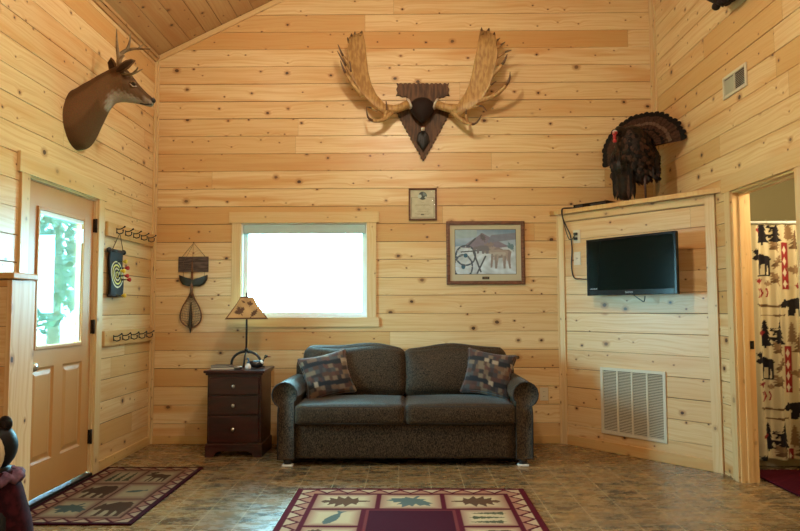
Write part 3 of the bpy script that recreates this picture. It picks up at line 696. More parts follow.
# ================================================================ NIGHTSTAND
NX0, NX1, NY0, NY1 = -1.640, -1.185, 5.53, 5.94
ns_ = thing('nightstand', 'dark cherry three-drawer nightstand beside the left sofa arm', 'nightstand', ((NX0+NX1)/2, (NY0+NY1)/2, 0))
mb = MB(); mb.box(FG, (NX0+.006, NX1-.006), (NY0+.012, NY1), (.085, .665), bev=.003)
mb.box(FG, (NX0-.006, NX1+.006), (NY0+.0, NY1), (.085, .108), bev=.005)
mb.build('body', CHERRY, ns_)
mb = MB(); mb.box(FG, (NX0-.022, NX1+.022), (NY0-.022, NY1+.01), (.682, .705), bev=.006); mb.box(FG, (NX0-.008, NX1+.008), (NY0-.006, NY1+.0), (.664, .682), bev=.005); mb.build('top', CHERRY, ns_)
mb = MB(); pts = [(NX0-.006, 0), (NX0+.06, 0), (NX0+.075, .03), (NX0+.11, .05), (NX1-.11, .05), (NX1-.075, .03), (NX1-.06, 0), (NX1+.006, 0), (NX1+.006, .088), (NX0-.006, .088)]
mb.prism(FW, pts, -(NY0+.02), -NY0); mb.box(FG, (NX0-.006, NX0+.014), (NY0+.02, NY1), (0, .088)); mb.box(FG, (NX1-.014, NX1+.006), (NY0+.02, NY1), (0, .088)); mb.build('plinth', CHERRY, ns_)
for (a, b) in ((.505, .648), (.345, .495), (.122, .335)):
    mb = MB(); mb.box(FG, (NX0+.022, NX1-.022), (NY0-.004, NY0+.02), (a, b), bev=.006)
    dr = mb.build('drawer', CHERRY, ns_)
    mb = MB(); mb.lathe(((NX0+NX1)/2, NY0-.004, (a+b)/2), [(.001, -.002), (.008, 0), (.006, .012), (.013, .018), (.015, .024), (.009, .03), (.001, .031)], 14, (0, -1, 0)); k_ = mb.build('knob', STEEL, dr); k_['label'] = 'nickel knob'
NT = .705
# ---- lamp
LX, LY = -1.375, 5.78
lamp = thing('table_lamp', 'black iron table lamp with a parchment shade of leaf prints on the nightstand', 'lamp', (LX, LY, NT))
mb = MB(); arc = []
for k in range(15):
    a = pi*k/14; arc.append((LX-.128*cos(a), LY, NT+.012+.125*sin(a)**.8))
arc = [(LX-.16, LY, NT+.007)]+arc+[(LX+.16, LY, NT+.007)]
mb.tube(arc, [.007]+[.011]*15+[.007], 10)
mb.tube([(LX, LY-.09, NT+.008), (LX, LY-.05, NT+.10), (LX, LY, NT+.137)], .008, 8)
mb.build('base', BLACK, lamp)
mb = MB(); mb.tube([(LX, LY, NT+.13), (LX, LY, NT+.64)], .0085, 10); mb.lathe((LX, LY, NT+.135), [(.001, 0), (.017, .004), (.017, .02), (.009, .03), (.001, .03)], 12); mb.build('pole', BLACK, lamp)
sz0, sz1 = py_(246, 319, LY).z, py_(246, 297, LY).z
mb = MB(); mb.tube([(LX, LY, NT+.62), (LX, LY, sz1+.02)], .003, 6); mb.lathe((LX, LY, sz1+.01), [(.001, 0), (.008, .004), (.004, .012), (.009, .02), (.001, .03)], 10)
mb.tube([(LX-.05, LY, sz1), (LX+.05, LY, sz1)], .002, 5); mb.tube([(LX, LY-.04, sz1), (LX, LY+.04, sz1)], .002, 5); mb.build('harp', BLACK, lamp)
SHADE = painted('parchment_shade', .8, .1, 60, .2)
def shade_pos(side):
    def f(u, v):
        h = sz0+(sz1-sz0)*v; fl_ = (1-v)**1.15
        wx = .055+.125*fl_; wy = .045+.085*fl_; t = u*2-1
        x, y = ((wx*t, -wy+0*t), (wx+0*t, wy*t), (-wx*t, wy+0*t), (-wx+0*t, -wy*t))[side]
        ca, sa = cos(radians(13.4)), sin(radians(13.4))
        return LX+x*ca-y*sa, LY+x*sa+y*ca, h
    return f
def shade_paint(sd):
    def f(u, v):
        c = np.zeros(u.shape+(3,)); c[:] = (.50, .30, .13)
        n = np.sin(u*9+sd)*np.sin(v*7+u*4+sd*2); c *= (1+.18*n)[..., None]
        br = (.11, .055, .03)
        x = (u-.5)*(.36-.24*v); y = v*.2
        stamp(c, x, y, LEAF, -.06, .075, .10, .10, br, .5); stamp(c, x, y, OAK, .06, .05, .07, .11, br, -.7); stamp(c, x, y, LEAF, .03, .14, .06, .06, br, -.2); stamp(c, x, y, OAK, -.03, .155, .03, .05, br, 1)
        c[v < .07] = (.10, .045, .02); c[v > .95] = (.12, .05, .02); c[(u < .03) | (u > .97)] = (.16, .07, .03)
        return c
    return f
for s_ in range(4):
    sh = sheet('lamp_shade' if s_ == 0 else 'lamp_shade', 70, 50, shade_pos(s_), shade_paint(s_), SHADE, lamp, .0015)
# merge the four shade faces into one part
shs = [o for o in lamp.children if o.name.startswith('lamp_shade')]
bm = bmesh.new()
for o in shs: bm.from_mesh(o.data)
me = bpy.data.meshes.new('lamp_shade'); bm.to_mesh(me); bm.free(); me.materials.append(SHADE)
for o in shs[1:]: bpy.data.objects.remove(o)
shs[0].data = me; shs[0].name = 'lamp_shade'
# ---- figurines and small things on the nightstand
LOON = plain('glossy_black_glaze', (.010, .013, .02), .2, .6); REDW = plain('rust_red_glaze', (.30, .06, .03), .35); WHITEC = plain('white_glaze', (.75, .78, .78), .25); BLUEC = plain('blue_glaze', (.06, .14, .22), .3)
def bird(x, y, s, rz, label, bodym, name):
    t = thing(name, label, 'figurine', (x, y, NT), rz)
    mb = MB(); rs = []
    prof = [(-.075, .045, .002, .002), (-.06, .040, .018, .012), (-.03, .032, .030, .026), (0, .030, .034, .029), (.03, .032, .028, .026), (.045, .045, .018, .02), (.048, .062, .013, .013), (.052, .078, .014, .013), (.060, .086, .014, .013), (.072, .086, .009, .008), (.080, .083, .002, .002)]
    for (px, pz, w_, h_) in prof: rs.append([Vector((px*s*1.0, w_*s*cos(2*pi*k/14), pz*s+h_*s*sin(2*pi*k/14))) for k in range(14)])
    mb.rings(rs); mb.build('body', bodym, t, world=False)
    mb = MB(); mb.tube([(.074*s, 0, .085*s), (.088*s, 0, .082*s), (.104*s, 0, .080*s)], [.006*s, .005*s, .001*s], 8); mb.build('beak', REDW, t, world=False)
    mb = MB(); mb.ball((.03*s, 0, .042*s), (.02*s, .0295*s, .018*s), 12); b_ = mb.build('breast_patch', WHITEC, t, world=False); return t
bird(-1.262, 5.70, 1.15, radians(18), 'glossy black duck figurine at the right of the nightstand top', LOON, 'duck_figurine')
bird(-1.33, 5.83, .8, radians(160), 'smaller dark blue bird figurine beneath the lamp arch', BLUEC, 'bird_figurine')
t = thing('ceramic_egg_cup', 'small white ceramic piece between the lamp and the duck figurine', 'ornament', (-1.325, 5.64, NT))
mb = MB(); mb.lathe((-1.325, 5.64, NT), [(.001, 0), (.022, .001), (.027, .012), (.024, .03), (.014, .042), (.010, .048), (.001, .05)], 16); mb.build('body', WHITEC, t)
mb = MB(); mb.lathe((-1.325, 5.64, NT+.046), [(.001, 0), (.013, .002), (.012, .012), (.001, .018)], 12); mb.build('lid', BLUEC, t)
t = thing('candle_tin', 'low round dark candle tin in front of the lamp', 'candle', (-1.405, 5.62, NT))
mb = MB(); mb.lathe((-1.405, 5.62, NT), [(.001, 0), (.032, 0), (.034, .004), (.034, .02), (.001, .02)], 24); mb.build('tin', BLACK, t)
mb = MB(); mb.lathe((-1.405, 5.62, NT+.02), [(.035, -.004), (.036, .003), (.03, .006), (.001, .006)], 24); mb.build('lid', STEEL, t)
BOOKC = plain('brown_book_cover', (.10, .045, .03), .45); PAPERM = plain('page_edges', (.55, .48, .36), .8); BOOKD = plain('dark_wallet_leather', (.05, .03, .025), .4)
def book(x, y, z, w_, d_, h_, rz, cm, label):
    t = thing('booklet', label, 'book', (x, y, z), rz, 'booklets lying on the nightstand')
    mb = MB(); mb.box(FG, (-w_/2, w_/2), (-d_/2, d_/2), (0, .002), bev=.0008); mb.box(FG, (-w_/2, w_/2), (-d_/2, d_/2), (h_-.002, h_), bev=.0008); mb.box(FG, (-w_/2, -w_/2+.002), (-d_/2, d_/2), (0, h_)); mb.build('cover', cm, t, world=False)
    mb = MB(); mb.box(FG, (-w_/2+.002, w_/2-.004), (-d_/2+.003, d_/2-.003), (.002, h_-.002)); mb.build('pages', PAPERM, t, world=False)
book(-1.535, 5.66, NT, .19, .15, .020, radians(8), BOOKC, 'brown booklet lying under the smaller one on the nightstand')
book(-1.55, 5.67, NT+.0202, .15, .11, .012, radians(-10), BOOKD, 'small dark booklet lying on top of the brown booklet')
# ================================================================ RUGS
MAR = (.105, .010, .018); MARD = (.06, .006, .014); TAN = (.46, .31, .16); PNK = (.42, .20, .13); LTN = (.56, .40, .25); BRN = (.13, .065, .035); SLT = (.12, .15, .13); OLV = (.10, .10, .055)
def zigzag(c, s, d, band, n, length):        # s along the border, d depth into band 0..1
    m = band; ph = (s/length*n) % 1; tri = 1-np.abs(ph*2-1)
    c[m] = PNK; up = m & (d < tri*.92); c[up] = LTN
    ln = m & (np.abs(d-tri*.92) < .16); c[ln] = MAR
def motif_panel(c, x, y, a, b, e, f, kind, glow=True):
    m = (x > a) & (x < b) & (y > e) & (y < f)
    dx = np.minimum(x-a, b-x)/(b-a); dy = np.minimum(y-e, f-y)/(f-e); ed = np.clip(np.minimum(dx, dy)*5, 0, 1)
    col = np.array(PNK)*.85*(1-ed[..., None])+np.array((.60, .46, .27))*ed[..., None]
    c[m] = col[m]; cx, cy = (a+b)/2, (e+f)/2; w_, h_ = (b-a), (f-e); s = min(w_, h_)*.8
    mm = m
    if kind == 'oakl': stamp(c, x, y, OAK, cx, cy, h_*1.15, w_*.82, BRN, pi/2)
    if kind == 'oakr': stamp(c, x, y, OAK, cx, cy, h_*1.15, w_*.82, BRN, -pi/2)
    if kind == 'leaf': stamp(c, x, y, LEAF, cx, cy, s*1.3, s*1.15, SLT, pi-.4)
    if kind == 'fish': stamp(c, x, y, FISH, cx, cy, h_*.9, w_*.75, SLT, pi/2-.3)
    if kind == 'fishh': stamp(c, x, y, FISH, cx, cy, w_*.6, h_*.45, SLT, .35)
    if kind == 'trees':
        for k in (-1, 0, 1): stamp(c, x, y, TREE, cx+k*.01, cy+k*h_*.27, h_*.24, w_*.7, OLV, pi/2 if k else -pi/2)
    if kind == 'pine':
        for k in (-1, 0, 1): stamp(c, x, y, TREE, cx+k*w_*.25, cy, w_*.24, h_*.75, OLV)
    if kind == 'bear': stamp(c, x, y, BEAR, cx, cy, w_*.9, h_*1.35, BRN)
    if kind == 'moose': stamp(c, x, y, MOOSE, cx, cy, w_*.8, h_*.85, BRN)
def rug(name, x0, x1, y0, y1, paint, label, rz=0.0, res=.006):
    nu, nv = int((x1-x0)/res), int((y1-y0)/res); W, L = x1-x0, y1-y0; cx, cy = (x0+x1)/2, (y0+y1)/2
    def pos(u, v):
        x, y = (u-.5)*W, (v-.5)*L; return cx+x*cos(rz)-y*sin(rz), cy+x*sin(rz)+y*cos(rz), .009+.0006*np.sin(x*9+y*5)
    o = sheet(name, nu, nv, pos, lambda u, v: paint(u*W, v*L, W, L), PAINT_RUG, None, .0085)
    settle(o); return tag(o, label, 'rug')
def paint_main(x, y, W, L):     # y up to L = far edge
    c = np.zeros(x.shape+(3,)); c[:] = MAR; dx = np.minimum(x, W-x); dy = np.minimum(y, L-y); e = np.minimum(dx, dy)
    band = (e > .042) & (e < .122); horiz = dy < dx
    zigzag(c, x, (dy-.042)/.08, band & horiz, 11, W); zigzag(c, y, (dx-.042)/.08, band & ~horiz, 17, L)
    a, b = .155, W-.155; t = L-.155
    inn = (x > a) & (x < b) & (y > .155) & (y < t); c[inn] = MAR
    w3 = (b-a-.06)/3+.0
    for (yy0, yy1, fl_) in ((t-.29, t, 0), (.155, .445, 1)):
        for k, kd in enumerate(('oakl', 'leaf', 'oakr')): p = a+k*(w3+.03); motif_panel(c, x, y, p, p+w3, yy0, yy1, kd)
    lo, hi = .475, t-.32; n = 4; hh = (hi-lo-.03*(n-1))/n
    for k in range(n):
        q = hi-hh-k*(hh+.03)
        motif_panel(c, x, y, a, a+.30, q, q+hh, ('fish', 'moose', 'pine', 'bear')[k]); motif_panel(c, x, y, b-.30, b, q, q+hh, ('trees', 'bear', 'fish', 'moose')[k])
    ctr = (x > a+.33) & (x < b-.33) & (y > lo) & (y < hi); c[ctr] = MARD
    c *= .85; rim = ctr & ~((x > a+.345) & (x < b-.345) & (y > lo+.015) & (y < hi-.015)); c[rim] = (.16, .03, .03)
    return c
rug('area_rug', -.73, .768, 2.35, 4.555, paint_main, 'large maroon lodge rug with leaf, fish and tree panels in front of the sofa', radians(-.3))
def paint_door(x, y, W, L):
    c = np.zeros(x.shape+(3,)); c[:] = MARD; dx = np.minimum(x, W-x); dy = np.minimum(y, L-y); e = np.minimum(dx, dy)
    band = (e > .035) & (e < .10); horiz = dy < dx
    zigzag(c, x, (dy-.035)/.065, band & horiz, 6, W); zigzag(c, y, (dx-.035)/.065, band & ~horiz, 11, L)
    inn = (e >= .10); c[inn] = (.14, .05, .03); a, b = .115, W-.115; lo, hi = .115, L-.115
    cw_ = (b-a-.012)/2; hh = (hi-lo-.024)/3
    kinds = [('leaf', 'bear'), ('bear', 'fishh'), ('pine', 'moose')]
    for r in range(3):
        for k in range(2):
            p = a+k*(cw_+.012); q = lo+r*(hh+.012); motif_panel(c, x, y, p, p+cw_, q, q+hh, kinds[r][k])
    ed = (x > a) & (x < b) & (y > lo) & (y < hi); c[ed] *= .8; c *= .55  # whole mat darkened: the shadow it lies in is put into its colours
    return c
rug('door_mat', -2.275, -1.545, 3.82, 5.17, paint_door, 'maroon and tan wildlife mat with bears on the floor at the entry door', 0)
# ================================================================ WALL ART on the back wall
WALN = plain('reddish_walnut_frame', (.20, .085, .04), .35, .5, col2=(.11, .04, .02), vscale=20, stretch=(1, 1, 6)); GOLD = plain('gilt_lip', (.35, .22, .08), .4, metal=.4)
def framed(name, px0, py0, px1, py1, fw, paint, label, cat, mat_w=0, plaque=False):
    a, vt = FB.hit(px0, py0); b, vb = FB.hit(px1, py1)
    t = thing(name, label, cat, FB.p((a+b)/2, vb, 0)); mb = MB()
    for (m0, m1, dep, bv) in ((0, fw, .022, .004), (fw*.15, fw*.6, .027, .004)):
        for q in (((a+m0, a+m1), (vb+m0, vt-m0)), ((b-m1, b-m0), (vb+m0, vt-m0)), ((a+m1, b-m1), (vb+m0, vb+m1)), ((a+m1, b-m1), (vt-m1, vt-m0))): mb.box(FB, q[0], q[1], (0.001, dep), bev=bv)
    mb.build('frame', WALN, t)
    W, H = b-a-2*fw, vt-vb-2*fw
    def pos(u, v): return a+fw+u*W, YB-.010+0*u, vb+fw+v*H
    sheet('print', int(W/.0022), int(H/.0022), pos, lambda u, v: paint(u*W, v*H, W, H), PAINT_PRINT, t, .002)
    mb = MB(); mb.box(FB, (a+fw-.002, b-fw+.002), (vb+fw-.002, vt-fw+.002), (.014, .016)); mb.build('glass', PICGLASS, t)
    return t, (a, b, vb, vt)
def paint_cert(x, y, W, H):
    c = np.zeros(x.shape+(3,)); c[:] = (.50, .47, .34); c *= (1+.06*np.sin(x*90)*np.sin(y*70))[..., None]
    e = np.minimum(np.minimum(x-.01, W-.01-x), np.minimum(y-.012, H*.74-y)); c[(np.abs(e) < .0013)] = (.16, .14, .10)
    r = np.hypot(x-W*.5, y-H*.80); c[r < .038] = (.05, .07, .06); c[(np.hypot(x-W*.38, y-H*.78) < .017)] = (.45, .50, .46); c[(np.hypot(x-W*.62, y-H*.74) < .010)] = (.45, .48, .42); c[(r < .034) & (x > W*.5) & (y > H*.8)] = (.14, .19, .18)
    rnd = np.random.RandomState(3)
    for (yy, ww, h_) in ((.56, .10, .005), (.50, .55, .006), (.46, .62, .004), (.36, .50, .0035), (.31, .60, .0035), (.25, .45, .0035), (.19, .66, .003), (.14, .5, .003)):
        m = (np.abs(y-H*yy) < h_/2) & (np.abs(x-W*.5) < W*ww/2) & (np.sin(x*1100+yy*77) > -.2); c[m] = (.24, .20, .14)
    m = (np.abs(y-H*.14) < .004) & (np.abs(x-W*.48) < .014); c[m] = (.05, .05, .05)
    return c
framed('framed_certificate', 408.5, 188.5, 437, 220.5, .017, paint_cert, 'small framed certificate with a round emblem, above and left of the wildlife print', 'certificate')
def paint_wild(x, y, W, H):
    c = np.zeros(x.shape+(3,)); c[:] = (.50, .46, .32); mw = .048; a, b, lo, hi = mw, W-mw, .062, H-.045
    e = np.minimum(np.minimum(x-a, b-x), np.minimum(y-lo, hi-y)); c[(e > -.004)] = (.05, .04, .04); m = e > 0
    u = (x-a)/(b-a); v = (y-lo)/(hi-lo)
    n = np.sin(u*14+np.sin(v*9)*2)*np.sin(v*11+np.sin(u*7)*2); n2 = .6*np.sin(u*31+v*11+3*np.sin(v*8))*np.sin(v*27-u*9+2*np.sin(u*12))
    sky = np.array((.24, .36, .50))*(1-v[..., None]*.0)+.10*(np.sin(v*9+u*2))[..., None]
    snow = np.array((.48, .58, .66))[None, None]*(1+.16*n+.12*n2)[..., None]
    im = np.where((v > .62+.03*np.sin(u*7))[..., None], sky, snow)
    im[pip([(.10, .60), (.45, .93), (.62, .80), (.9, .62), (.5, .55)], u, v)] = (.21, .20, .27)
    im[(v > .80) & (u < .36) & (v > .8+.1*u)] = (.32, .44, .50)
    im[pip([(.52, .70), (1, .78), (1, .93), (.6, .88)], u, v)] = (.19, .22, .30)
    im = im*(1+.10*n2)[..., None]
    # wagon wheels and shafts
    for (cx, cy, rx, ry) in ((.13, .17, .15, .26), (.17, .42, .16, .22)):
        d = np.hypot((u-cx)/rx, (v-cy)/ry); ang = np.arctan2((v-cy)/ry, (u-cx)/rx)
        im[(np.abs(d-1) < .09)] = (.07, .10, .14); im[(d < 1) & (np.abs(np.sin(ang*6)) < .16)] = (.50, .55, .52); im[d < .22] = (.03, .12, .20)
    for (x0_, y0_, x1_, y1_) in ((.30, .5, .42, .05), (.20, .62, .33, .80), (.36, .02, .5, .40), (.1, .5, .6, .55)):
        dx, dy = x1_-x0_, y1_-y0_; t_ = np.clip(((u-x0_)*dx+(v-y0_)*dy)/(dx*dx+dy*dy), 0, 1); im[np.hypot(u-x0_-t_*dx, v-y0_-t_*dy) < .014] = (.08, .10, .13)
    # deer
    stamp(im, u, v, MOOSE, .72, .42, .50, .66, (.25, .22, .22)); stamp(im, u, v, MOOSE, .73, .46, .36, .36, (.34, .30, .28))
    stamp(im, u, v, BEAR, .43, .56, .28, .32, (.17, .17, .20)); stamp(im, u, v, OAK, .46, .82, .16, .22, (.12, .12, .14), .3); stamp(im, u, v, BEAR, .70, .46, .3, .14, (.42, .40, .37))
    stamp(im, u, v, LEAF, .92, .62, .12, .25, (.12, .22, .27), .4)
    c[m] = np.clip(im, .01, 1)[m]
    return c
t, (fa, fb, fc, fd) = framed('framed_print', 446, 221.5, 525, 284.5, .034, paint_wild, 'wide framed winter wildlife print with deer and wagon wheel, above the sofa', 'picture')
mb = MB(); mb.box(FB, ((fa+fb)/2-.032, (fa+fb)/2+.032), (fc+.048, fc+.072), (.0125, .0145), bev=.001); pl_ = mb.build('name_plate', BLACK, t)
mb = MB(); mb.box(FB, ((fa+fb)/2-.022, (fa+fb)/2+.022), (fc+.058, fc+.062), (.0147, .0152)); mb.build('engraving', GOLD, pl_)
# ================================================================ MOOSE ANTLER MOUNT
PLQ = plain('rough_walnut_plaque', (.13, .062, .028), .6, .3, col2=(.055, .026, .013), vscale=9, stretch=(6, 1, 1), bump=.4, bscale=40); PLQE = plain('chipped_bark_edge', (.03, .014, .008), .7)
ANT = plain('moose_antler_bone', (.46, .275, .10), .45, .4, col2=(.30, .16, .055), vscale=30, bump=.6, bscale=70, stretch=(1.6, 1, .5)); ANTD = plain('dark_antler_tip', (.12, .062, .03), .45, .4); ANTI = plain('pale_burr', (.50, .42, .33), .6)
HIDE = plain('dark_brown_hide', (.014, .006, .004), .75, .3, bump=.6, bscale=150)
mo = thing('moose_antler_mount', 'huge moose antlers mounted on an arrowhead-shaped wooden plaque high on the wall', 'mounted antlers', py_(423, 162, YB))
def jag(poly, amp, seed, step=4.2):
    rnd = random.Random(seed); out = []
    for i, a in enumerate(poly):
        b = poly[(i+1) % len(poly)]; L = hypot(b[0]-a[0], b[1]-a[1]); n = max(1, int(L/step)); nx, ny = (b[1]-a[1])/L, -(b[0]-a[0])/L
        for k in range(n):
            for (f_, o_) in ((0, 0), (.5, -amp*rnd.uniform(.6, 1.2))):
                t_ = (k+f_)/n; out.append((a[0]+(b[0]-a[0])*t_+nx*o_, a[1]+(b[1]-a[1])*t_+ny*o_))
    return out
pq = jag([(396.5, 83.5), (449, 83.5), (449.5, 96), (438, 99), (450.5, 113), (424, 161.5), (422.5, 161.5), (396, 113), (408, 99), (396, 96)], 1.3, 3)
pq = [FB.hit(x, y, .01) for x, y in pq]
mb = MB(); mb.prism(FB, pq, .002, .028, 0, 1); c_ = (sum(p[0] for p in pq)/len(pq), sum(p[1] for p in pq)/len(pq))
mb.build('plaque', [PLQ, PLQE], mo)
def AY(px): return YB-.11-.20*min(1.0, (abs(px-423)/85.0)**1.3)
def A(px, py, dy=0): return py_(px, py, AY(px)-dy)
mb = MB(); R3 = Matrix.Rotation(0, 3, 'X')
hc = py_(422, 110, YB-.10)
rs = []
for (zz, rx, ry, yc) in ((-.125, .004, .004, -.02), (-.11, .028, .03, -.02), (-.07, .07, .065, -.01), (-.02, .105, .09, 0), (.03, .115, .095, 0), (.07, .10, .085, 0), (.10, .065, .06, .01), (.115, .02, .02, .01)):
    rs.append([hc+Vector((rx*cos(2*pi*k/20), yc+ry*sin(2*pi*k/20), zz)) for k in range(20)])
mb.rings(rs); hd = mb.build('skull_cap', HIDE, mo); hd['label'] = 'dark hide over the skull cap'
def palm(inner, outer, thick=.016):
    rs = []; n = len(inner)
    for i, (a, b) in enumerate(zip(inner, outer)):
        cup = .03*min(1, i/4)
        p, q = A(*a), A(*b, dy=cup); c = (p+q)/2; h = (p-q)/2; tk = thick*(1.7 if i < 3 else 1.0 if i < n-1 else .5)
        d = Vector((0, -1, 0)); rs.append([c+h*cos(2*pi*k/18)+d*(sin(2*pi*k/18)*tk+(.02*(1-cos(2*pi*k/18)**2)*(-1) if i > 2 else 0)) for k in range(18)])
    return rs
LI = [(394.2, 105), (384.9, 103.9), (376.6, 94.6), (371.4, 84.2), (368.3, 71.8), (366.9, 59.4), (365.2, 42.8), (362.7, 31.4)]
LO = [(392.2, 114.3), (382, 113.6), (372, 105), (361, 92.5), (353.8, 80), (348.6, 65.6), (347.5, 49), (351.5, 34.5)]
RI = [(449.5, 103.3), (457.5, 104), (464.3, 94.6), (468.3, 86.4), (471.5, 75.9), (474.2, 61.4), (477.3, 46.9), (480.4, 28.8)]
RO = [(449.8, 113.3), (459.5, 115.5), (471.5, 109), (482.5, 99.8), (489.7, 86.3), (494.9, 69.7), (498, 53.1), (494.9, 33.5)]
def tine(mb, pts, r0, r1=.003, tipn=1, dy=.0, seg=9):
    n = len(pts); P = [A(x, y, dy+.05*(i/(n-1))) for i, (x, y) in enumerate(pts)]
    # smooth through points
    Q = []
    for i in range(n-1):
        p0, p1, p2, p3 = P[max(i-1, 0)], P[i], P[i+1], P[min(i+2, n-1)]
        for k in range(4):
            t_ = k/4; Q.append(.5*((2*p1)+(-p0+p2)*t_+(2*p0-5*p1+4*p2-p3)*t_*t_+(-p0+3*p1-3*p2+p3)*t_**3))
    Q.append(P[-1]); m = len(Q); rr = [r0+(r1-r0)*(i/(m-1))**1.2 for i in range(m)]
    cut = max(2, int(m*.55)); mb.tube(Q[:cut+1], rr[:cut+1], seg, 0); mb.tube(Q[cut:], rr[cut:], seg, 1)
for side, (I, O, tines) in enumerate((
    (LI, LO, [([(352, 76), (346, 66), (337.3, 51)], .020), ([(350, 66), (343, 56), (337.9, 44.4)], .018), ([(354, 84), (351, 72), (350, 61)], .014), ([(362, 96), (352, 83), (344, 70), (340.4, 60.4)], .022),
               ([(392, 112), (384.9, 119), (374.5, 121), (368, 117), (366.3, 106.6)], .024), ([(384, 118), (386.5, 110), (386, 100.8)], .017), ([(377, 111), (371, 108), (367, 107)], .012),
               ([(349, 42), (347.3, 37.5)], .016), ([(351, 38), (351.6, 33.5)], .016), ([(354.5, 36), (355, 31.5)], .014), ([(360, 35), (362, 30.8)], .014)]),
    (RI, RO, [([(479, 101), (493.9, 95.6), (504.2, 87.3), (509.4, 79), (510, 71.8)], .026), ([(491, 77), (502.2, 64.5), (507.3, 54.2)], .022), ([(496, 58), (505.3, 52.1), (511.5, 50)], .014), ([(496, 48), (501, 45), (505.3, 41.8)], .014),
               ([(495, 42), (500.1, 38)], .013), ([(486, 92), (491, 85), (496.3, 81.1)], .014), ([(463, 111), (471, 108), (481.4, 106), (486.6, 111.2)], .015),
               ([(452, 112), (460.7, 119.4), (470, 124), (477.3, 122), (481.4, 115)], .024), ([(467, 122), (466, 114), (466.5, 109)], .017),
               ([(482, 34), (481.5, 27.5)], .016), ([(488, 32), (489, 28)], .018), ([(494, 36), (494.5, 32)], .016)]))):
    mb = MB(); mb.rings(palm(I, O)); b0 = (409, 104) if side == 0 else (436, 104); e0 = ((I[0][0]+O[0][0])/2, (I[0][1]+O[0][1])/2)
    mid = ((b0[0]+e0[0])/2, (b0[1]+e0[1])/2+.5)
    mb.tube([A(*b0), A(*mid), A(*e0), A((I[1][0]+O[1][0])/2, (I[1][1]+O[1][1])/2)], [.042, .036, .04, .03], 14)
    for pts, r0 in tines: tine(mb, pts, r0)
    an = mb.build('antler', [ANT, ANTD], mo)
    mb = MB(); p = A(*b0); q = A(*mid); dr_ = (q-p).normalized(); mb.lathe(p-dr_*.01, [(.001, 0), (.05, .002), (.055, .012), (.045, .02), (.001, .02)], 18, dr_); mb.build('burr', ANTI, an)
mb = MB(); fx = py_(423, 125, YB-.06); fe = py_(423, 153, YB-.05)
mb.tube([py_(422, 119, YB-.09), fx], .004, 6); mb.lathe(py_(423, 131, YB-.06), [(.001, 0), (.016, .003), (.019, .02), (.016, .036), (.001, .04)], 14, (0, 0, 1), 1); mb.lathe(py_(423, 128, YB-.06), [(.001, 0), (.018, .003), (.018, .01), (.001, .012)], 14, (0, 0, 1), 2)
FEATH = plain('black_feather', (.008, .007, .007), .5)
mb.build('bead_cord', [BLACK, ANTI, REDW], mo)
mb = MB()
for k, dx in enumerate((-.028, -.014, 0, .014, .026)):
    p = py_(423, 130, YB-.055); q = p+Vector((dx*1.4, .005*k, -.20+.03*abs(k-2))); mb.tube([p, p.lerp(q, .35)+Vector((dx*.4, -.01, 0)), p.lerp(q, .75)+Vector((dx*.3, -.008, 0)), q], [.006, .026, .024, .003], 8, flat=.3, up=(0, 1, 0))
mb.build('feather', FEATH, mo)
# ================================================================ DEER SHOULDER MOUNT on the left wall
DY0 = 4.62
def D(px, py, dy=0): return py_(px, py, DY0+dy)
FUR = plain('brown_deer_fur', (.17, .088, .038), .8, .15, col2=(.085, .042, .018), vscale=45, bump=.9, bscale=120, stretch=(.5, 1, 1)); FURW = plain('white_throat_fur', (.50, .43, .34), .85, .15, bump=.5, bscale=170)
FURD = plain('dark_chest_fur', (.045, .024, .013), .85, .15, bump=.7, bscale=170)
ANTB = plain('deer_antler_bone', (.22, .15, .075), .45, .4, col2=(.12, .08, .04), vscale=25); EYE = plain('glass_eye', (.006, .004, .003), .05, .8)
deer = thing('deer_head_mount', 'white-tailed buck shoulder mount looking right, high on the left wall above the door', 'mounted deer head', (XL, DY0, D(75, 148).z))
mb = MB()
DR = [((69, 96), (70, 148), .20), ((73, 94), (74, 150), .20), ((80, 89.5), (84, 148), .18), ((88, 84), (91, 140), .155), ((96, 79), (98.5, 126), .128), ((104, 74), (106, 112), .108),
      ((111, 70), (113, 104.5), .09), ((117, 67), (118.5, 102.5), .082), ((122, 66), (123.5, 102), .080), ((127, 69.5), (128, 102.5), .078), ((132, 75.5), (133, 103), .070), ((137, 82), (138, 104), .054), ((142, 88), (142.5, 105), .042), ((147, 93), (147, 106.2), .036), ((151, 96.5), (150.5, 106.8), .033), ((153.5, 99.5), (152.5, 105.5), .022)]
def cat(vals, m=4):
    n = len(vals); out = []
    for i in range(n-1):
        p0, p1, p2, p3 = vals[max(i-1, 0)], vals[i], vals[i+1], vals[min(i+2, n-1)]
        for k in range(m): t_ = k/m; out.append(.5*((2*p1)+(-p0+p2)*t_+(2*p0-5*p1+4*p2-p3)*t_*t_+(-p0+3*p1-3*p2+p3)*t_**3))
    return out+[vals[-1]]
tops = [D(*q[0]) for q in DR]; bots = [D(*q[1]) for q in DR]; tops[0].x = bots[0].x = XL+.002
tops, bots, wds = cat(tops), cat(bots), cat([q[2] for q in DR]); rs = []; dcol = []; n = 48
